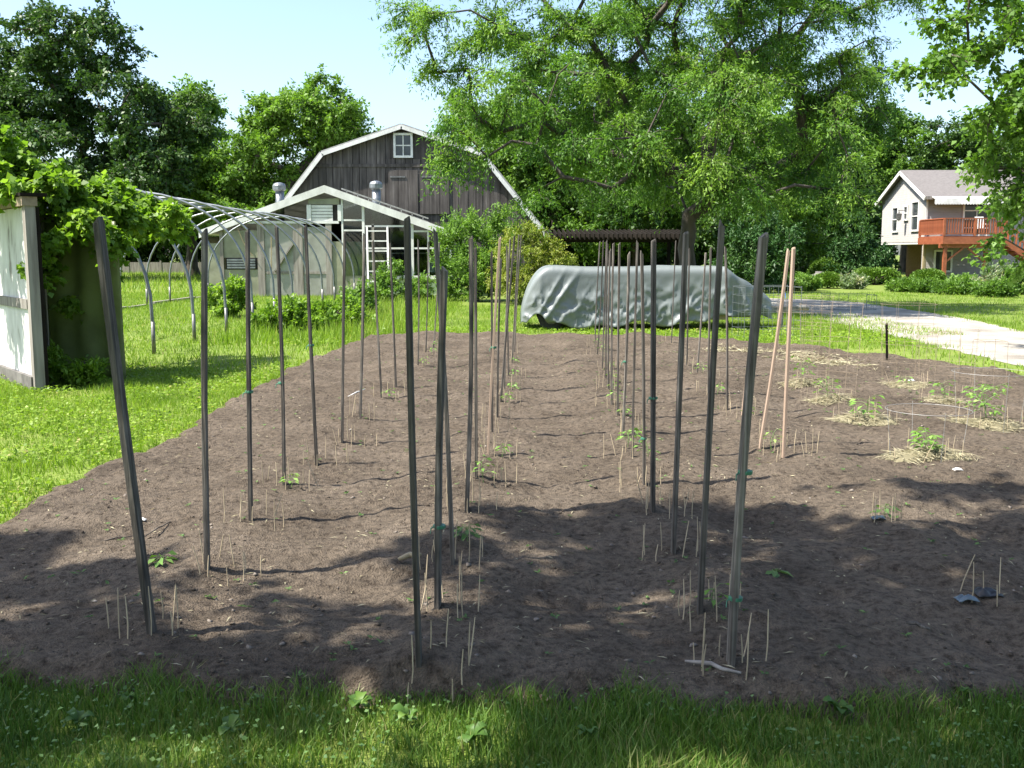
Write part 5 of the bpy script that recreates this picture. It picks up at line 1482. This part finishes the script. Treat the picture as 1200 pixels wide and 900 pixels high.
def pepper(c, h, n, L, seed, label, name='pepper_plant', mat=M_seedling, spread=.5, group='young plants in straw mulch', fern=False):
    rng = np.random.default_rng(seed)
    root = empty(name, c, label, 'plant', group)
    mb = MB(); P = []; D = []
    ln = np.array((rng.normal(0, .12), rng.normal(0, .12), 1.0)) * h
    mb.tube([(0, 0, -.03), tuple(ln * .5 + rng.normal(0, .01, 3)), tuple(ln)], [.001 + .014 * h, .001 + .011 * h, .001 + .005 * h], 5)
    n = int(n * 1.6)
    for k in range(n):
        f = .25 + .75 * (k + rng.uniform(0, 1)) / n; th = k * 2.4 + rng.uniform(-.4, .4)
        a = ln * f; e = a + np.array((math.cos(th), math.sin(th), rng.uniform(.1, .6))) * h * spread * rng.uniform(.4, 1)
        mb.tube([a, (a + e) / 2 + np.array((0, 0, .01)), e], [.0008 + .005 * h, .0008 + .004 * h, .0008 + .003 * h], 4)
        if fern:
            for q in range(5):
                P.append(a + (e - a) * (.3 + .7 * q / 4)); t2 = th + (-1) ** q * .9; D.append((math.cos(t2), math.sin(t2), -.2))
        else: P.append(e); D.append((math.cos(th), math.sin(th), -.25))
    mb.build('stem', M_stem, root)
    V, Fq = leaf_cards(rng, np.array(P), np.array(D), L * rng.uniform(.7, 1.2, len(P)), L * .5, .3)
    link('leaves', np_mesh('leaves', V, Fq, np.clip(rng.normal(.55, .25, len(P)), 0, 1)), mat, root)
    return root


MND = [((1085, 537), 84, 'pale straw heap under the drooping plant nearest the film scraps', 'drooping young plant with dark lower leaves in a loose straw heap', .19, 8, .06),
       ((1014, 497), 64, 'straw heap round a bright bushy plant facing the fresh stakes', 'bright bushy young plant in straw facing the fresh stakes', .22, 12, .08),
       ((1158, 500), 72, 'yellow straw heap under the tallest plant', 'tallest young plant with ferny arching leaves in yellow straw', .34, 11, .06),
       ((1060, 454), 56, 'straw heap round a tiny plant with a white tag', 'tiny young plant beside a white tag in straw', .12, 7, .06),
       ((1107, 472), 50, 'thin straw patch round a small upright plant within wire rings', 'small upright young plant within wire rings', .2, 9, .07),
       ((970, 470), 48, 'straw patch round a small plant between two stick rings', 'small young plant with pointed leaves between two stick rings', .22, 10, .07),
       ((940, 449), 42, 'thin straw patch nearest the pair of fresh stakes', 'small young plant nearest the pair of fresh stakes', .26, 10, .08)]
for i, (pp, w, lab, plab, h, n, L) in enumerate(MND):
    c, r = mound(pp[0], pp[1], w, 900 + i, lab, .075 if i < 3 else .045)
    pepper(c + np.array((0, .02, .0)), h, n, L, 950 + i, plab, 'tomato_plant' if i in (0, 2) else 'pepper_plant', fern=i in (0, 2), spread=.75 if i in (0, 2) else .5)
    SKEW.append((c, 'thin pale skewer standing round the ' + plab.split(' in ')[0].split(' within ')[0].split(' beside ')[0].split(' between ')[0], 9 if i < 3 else 7, .24, .16))
# loose straw strip along the far edge
rng = np.random.default_rng(990)
n = 3500; a, b = G(835, 412), G(1012, 432)
t = rng.uniform(0, 1, n); x = a[0] + (b[0] - a[0]) * t + rng.normal(0, .15, n); y = a[1] + (b[1] - a[1]) * t + rng.normal(0, .42, n) * (.5 + .7 * vn(t * 7, t * 0, 4)); ph = rng.uniform(0, 6.28, n)
k = fbm(x * 2.4, y * 1.6, 33) > .4; x, y, ph = x[k], y[k], ph[k]; n = len(x)
V, Fq = leaf_cards(rng, np.stack([x, y, soil_z(x, y) + soil_fine(x, y) + .012], 1), np.stack([np.cos(ph), np.sin(ph), rng.uniform(-.1, .3, n)], 1), rng.uniform(.06, .18, n), rng.uniform(.008, .016, n), .4)
tag(link('straw_strip', np_mesh('straw_strip', V, Fq, rng.uniform(0, 1, n)), M_straw), 'loose straw strewn along the far edge of the bed before the drive', 'straw', kind='stuff')

# seedlings at the stakes
SEEDL = []
for row, i, base in STK:
    if rngs.random() < (.3 if base[1] < 6 else .75) and i > 0:
        far = base[1]
        pepper(np.array((base[0] + rngs.uniform(.04, .1), base[1] + rngs.uniform(-.08, .02), float(soil_z(base[0], base[1])))), rngs.uniform(.07, .14), 6, .05, 1000 + len(SEEDL),
               f'small seedling at the foot of the {ORD[i]} stake of the {row} row', 'seedling', group='seedlings beside the stakes', spread=.5)
        SEEDL.append(1)
for (px, py), lab, h, n, L in (((548, 634), 'bushy dark seedling inside a skewer ring by the crossed stakes', .07, 14, .05), ((190, 660), 'bright yellow green plucked leaves lying beside the thick dark stake', .03, 8, .06), ((910, 672), 'blue green plucked oak leaf lying on shaded soil', .015, 5, .06), ((735, 524), 'wilting seedling with drooping leaves beside the pale grey stake', .13, 9, .06), ((1035, 607), 'dark wilted seedling inside a ring of short skewers', .07, 8, .05)):
    pepper(on_soil(px, py), h, n, L, 1100 + px, lab, 'seedling', M_weed if px in (548, 1035, 910) else M_seedling, 1.2 if h < .05 else .6, 'seedlings beside the stakes')
SKEW.append((on_soil(1037, 608), 'short pale skewer ringed round the dark wilted seedling', 7, .1, .12))
SKEW.append((on_soil(1145, 700), 'short pale skewer standing beside the film scraps', 5, .1, .14))

# ------------------------------------------------------------------ skewers
SK_ME = []
for k in range(4):
    m = MB(); bend = (k - 1.5) * .004
    m.tube([(0, 0, -.05), (bend, 0, .06), (bend * .5, 0, .14), (0, 0, .2)], [.0023, .0023, .0022, .0015], 5)
    me = bpy.data.meshes.new('skewer'); me.from_pydata(m.v, [], m.f); me.materials.append(M_skewer); SK_ME.append(me)
rk = random.Random(22)
for c, lab, cnt, rad, hgt in SKEW:
    for k in range(cnt):
        th = 2 * math.pi * (k + rk.uniform(-.35, .35)) / cnt; r_ = rad * rk.uniform(.5, 1.25)
        X, Y = c[0] + r_ * math.cos(th), c[1] + r_ * .8 * math.sin(th)
        o = bpy.data.objects.new('skewer', SK_ME[rk.randrange(4)]); COL.objects.link(o)
        o.location = (X, Y, float(soil_z(X, Y)))
        tl_ = .06 if rk.random() < .85 else .3
        o.rotation_euler = (rk.uniform(-tl_, tl_), rk.uniform(-tl_, tl_), rk.uniform(0, 6.28))
        s_ = hgt / .2 * rk.uniform(.55, 1.35); o.scale = (1.15, 1.15, s_)
        tag(o, lab, 'skewer', 'thin skewers ringed round the plants')

# ------------------------------------------------------------------ wire cages
def ring_cage(c, r, h, nv, rings, label, mat, wire=.0022, top_square=False):
    root = empty('wire_cage', c, label, 'wire cage', 'wire plant cages in the bed')
    for k in range(nv):
        th = 2 * math.pi * k / nv; MB().tube([(r * .85 * math.cos(th), r * .85 * math.sin(th), -.04), (r * math.cos(th), r * math.sin(th), h)], wire, 4).build('upright', mat, root)
    for z in rings:
        f = .85 + .15 * z / h; q = 4 if top_square else 24
        off_ = math.pi / 4 if top_square else 0
        pts_ = [(r * f * math.cos(off_ + 2 * math.pi * k / q), r * f * math.sin(off_ + 2 * math.pi * k / q), z) for k in range(q + 1)]
        MB().tube(pts_, wire, 4).build('ring', mat, root)


cps = [on_soil(*m_[0]) for m_ in MND]
ring_cage(cps[0], .3, .38, 4, (.36,), 'low single ring wire support round the drooping plant', M_wire, .0018)
ring_cage(cps[2], .32, .5, 4, (.48,), 'low single ring wire support round the tallest plant', M_wire, .0018)
ring_cage(cps[4], .3, .75, 8, (.1, .25, .4, .57, .74), 'tall wire mesh cage round the small upright plant', M_rust, .0013)
ring_cage(cps[3], .3, .95, 8, (.1, .3, .5, .72, .94), 'tall wire mesh cage round the tiny plant with white tag', M_rust, .0013)
ring_cage(cps[5], .32, 1.0, 10, (.1, .28, .46, .64, .82, .99), 'tall wire mesh cage round the plant between stick rings', M_rust, .0013)
ring_cage(cps[6], .32, 1.0, 10, (.1, .28, .46, .64, .82, .99), 'tall wire mesh cage round the plant nearest the fresh stakes', M_rust, .0013)
for i, (px, py, h) in enumerate(((1055, 422, .42), (1110, 436, .48), (1165, 452, .5))):
    c = on_soil(px, py); w_ = 28 * c[1] / 1200 / 2
    root = empty('wire_hoop', c, ('low rusty wire hoop next to the metal post', 'low rusty wire hoop midway along the drive edge of the bed', 'low rusty wire hoop beside the ferny seedlings')[i], 'wire hoop', 'rusty wire hoops along the drive edge')
    MB().tube([(-w_, 0, -.05), (-w_ * .97, 0, h - .02), (-w_ * .9, 0, h), (w_ * .9, 0, h), (w_ * .97, 0, h - .02), (w_, 0, -.05)], .0022, 5).build('front_wire', M_rust, root)
    MB().tube([(-w_, .3, -.05), (-w_ * .97, .3, h - .02), (-w_ * .9, .3, h), (w_ * .9, .3, h), (w_ * .97, .3, h - .02), (w_, .3, -.05)], .0022, 5).build('rear_wire', M_rust, root)
    for s_ in (-1, 1): MB().tube([(s_ * w_ * .9, 0, h), (s_ * w_ * .9, .3, h)], .003, 4).build('cross_wire', M_rust, root)


def wire_crate(c, w, d_, h, nx_, nz_, label, rz=0):
    root = empty('wire_crate', c, label, 'wire crate', 'galvanised wire crates by the drive'); root.rotation_euler = (0, 0, rz)
    for Y in (-d_ / 2, d_ / 2):
        p = MB()
        for k in range(nx_ + 1): X = -w / 2 + w * k / nx_; p.tube([(X, Y, 0), (X, Y, h)], .0035 if k % nx_ else .006, 5)
        for k in range(nz_ + 1): z = .012 + (h - .024) * k / nz_; p.tube([(-w / 2, Y, z), (w / 2, Y, z)], .0035 if k % nz_ else .006, 5)
        p.build('long_panel', M_galv, root)
    for X in (-w / 2, w / 2):
        p = MB(); n_ = max(2, int(d_ / .25))
        for k in range(1, n_): Y = -d_ / 2 + d_ * k / n_; p.tube([(X, Y, 0), (X, Y, h)], .0035, 5)
        for k in range(nz_ + 1): z = .03 + (h - .06) * k / nz_; p.tube([(X, -d_ / 2, z), (X, d_ / 2, z)], .0035 if k % nz_ else .006, 5)
        p.build('end_panel', M_galv, root)


wire_crate(np.array((W(902, 390, 18.6)[0], 18.9, 0)), 1.05, .7, .95, 6, 6, 'tall galvanised wire crate standing before the trailer nose', .1)
wire_crate(G(1002, 364) + np.array((0, .6, .01)), 1.25, 1.0, .42, 5, 2, 'low galvanised wire crate lying open on the drive', -.08)
# metal post on the drive edge
b_ = on_soil(1040, 421); t_ = W(1039, 379, b_[1])
m = MB(); m.bar(b_ - np.array((0, 0, .1)), t_, .035, .008); m.bar(b_ - np.array((0, .012, .1)), t_ - np.array((0, .012, 0)), .008, .028)
tag(m.build('fence_post', M_brown), 'short dark metal fence post on the drive edge of the bed', 'post')

# ------------------------------------------------------------------ small things on the ground
def stick(p, q, r, label, mat=M_bark, name='fallen_stick'):
    a, b = on_soil(*p), on_soil(*q); a[2] += r * .8 + .008; b[2] += r * .8 + .008
    m_ = (a + b) / 2 + np.array((.0, .02, .004)); c = (a + b) / 2
    o = MB().tube([a - c, (a * 2 + b) / 3 - c + np.array((0, .015, .002)), m_ - c, (a + 2 * b) / 3 - c, b - c], [r * .6, r, r * 1.05, r * .95, r * .5], 7).build(name, mat, None, True)
    o.location = tuple(c); tag(o, label, 'stick')


stick((803, 779), (868, 793), .008, 'bare grey stick lying beside the tilted stake with ties', M_grey_wood)
stick((467, 660), (494, 654), .014, 'short orange brown piece of wood beside the slim stake', M_tan)
stick((118, 637), (158, 630), .004, 'thin dark twig lying near the thick dark stake')
stick((168, 632), (200, 613), .004, 'thin dark twig lying between the two first lawn side stakes')
stick((1062, 734), (1090, 741), .007, 'short grey twig on shaded soil before the film scraps', M_stake)
stick((408, 466), (428, 457), .006, 'white plastic stick lying between lawn side stakes', M_white, 'plastic_stick')


def scrap(px, py, s, mat, label, cat='film scrap', name='film_scrap', seed=1):
    rng = np.random.default_rng(seed); c = on_soil(px, py); n = 9
    V = []
    for i in range(n):
        for j in range(n):
            x, y = (i / (n - 1) - .5) * s, (j / (n - 1) - .5) * s * .7
            V.append((x + .02 * s * rng.normal(), y + .02 * s * rng.normal(), .01 + .55 * s * (float(fbm(i * .45 + seed, j * .5, seed, 2)) - .25) * max(0, 1 - (x * x + y * y) / (s * s * .3))))
    Fq = [(i * n + j, (i + 1) * n + j, (i + 1) * n + j + 1, i * n + j + 1) for i in range(n - 1) for j in range(n - 1)]
    o = MB().add(V, Fq).build(name, mat, None, True); o.location = tuple(c)
    md = o.modifiers.new('thickness', 'SOLIDIFY'); md.thickness = .002
    tag(o, label, cat)


scrap(1133, 705, .09, M_bluefilm, 'crumpled bluish plastic scrap lying in the shade', seed=2)
scrap(1157, 698, .11, M_black, 'crumpled black plastic scrap beside the bluish one', seed=3)
scrap(1029, 609, .07, M_bluefilm, 'small bluish plastic scrap beside the dark wilted seedling', seed=4)
scrap(1122, 552, .06, M_white, 'small white plastic tag on soil below the loose straw heap', 'tag', 'plant_tag', 5)
scrap(1068, 447, .08, M_white, 'white tag stuck in the straw of the tiny plant', 'tag', 'plant_tag', 6)
scrap(166, 611, .05, M_white, 'small pale plastic scrap near the second lawn side stake', seed=7)

# broad leaved weeds in the foreground grass
rw = random.Random(31)
protos = []
for q in range(3):
    rng = np.random.default_rng(1500 + q); n = 11
    th = np.arange(n) * 2.4 + rng.uniform(-.3, .3, n); L = rng.uniform(.06, .13, n)
    V = []; Fq = []
    for k in range(n):
        dirn = np.array((math.cos(th[k]), math.sin(th[k]), 0)); sdn = np.array((-dirn[1], dirn[0], 0)); rise = rng.uniform(.5, 1.6)
        o_ = len(V)
        for f, wv in ((0, .08), (.3, .2), (.6, .3), (.85, .2), (1, .03)):
            z = .01 + L[k] * (rise * f - .75 * rise * f * f); wv = wv * L[k] * 1.15
            for s_ in (-1, 0, 1): V.append(dirn * L[k] * f + sdn * wv * s_ + np.array((0, 0, z + abs(s_) * wv * .25)))
        for f in range(4):
            for s_ in range(2): a = o_ + f * 3 + s_; Fq.append((a, a + 1, a + 4, a + 3))
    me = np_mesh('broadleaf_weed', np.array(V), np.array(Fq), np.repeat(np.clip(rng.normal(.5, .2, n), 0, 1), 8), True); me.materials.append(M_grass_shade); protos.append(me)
placed = [((270, 857), 0), ((555, 868), 1), ((150, 820), 2), ((420, 830), 0), ((690, 865), 1), ((480, 845), 2), ((90, 850), 1), ((1130, 815), 0), ((980, 835), 1)]
for (px, py), q in placed:
    p = G(px, py, 0.03); o = bpy.data.objects.new('broadleaf_weed', protos[q]); COL.objects.link(o)
    o.location = (p[0], p[1], .03); o.rotation_euler = (rw.uniform(-.2, .2), rw.uniform(-.2, .2), rw.uniform(0, 6.28)); s_ = rw.uniform(.28, .5); o.scale = (s_, s_, s_ * 1.5)
    tag(o, 'broad leaved weed rosette growing in the shaded foreground grass', 'weed', 'broad leaved weeds in the foreground grass')
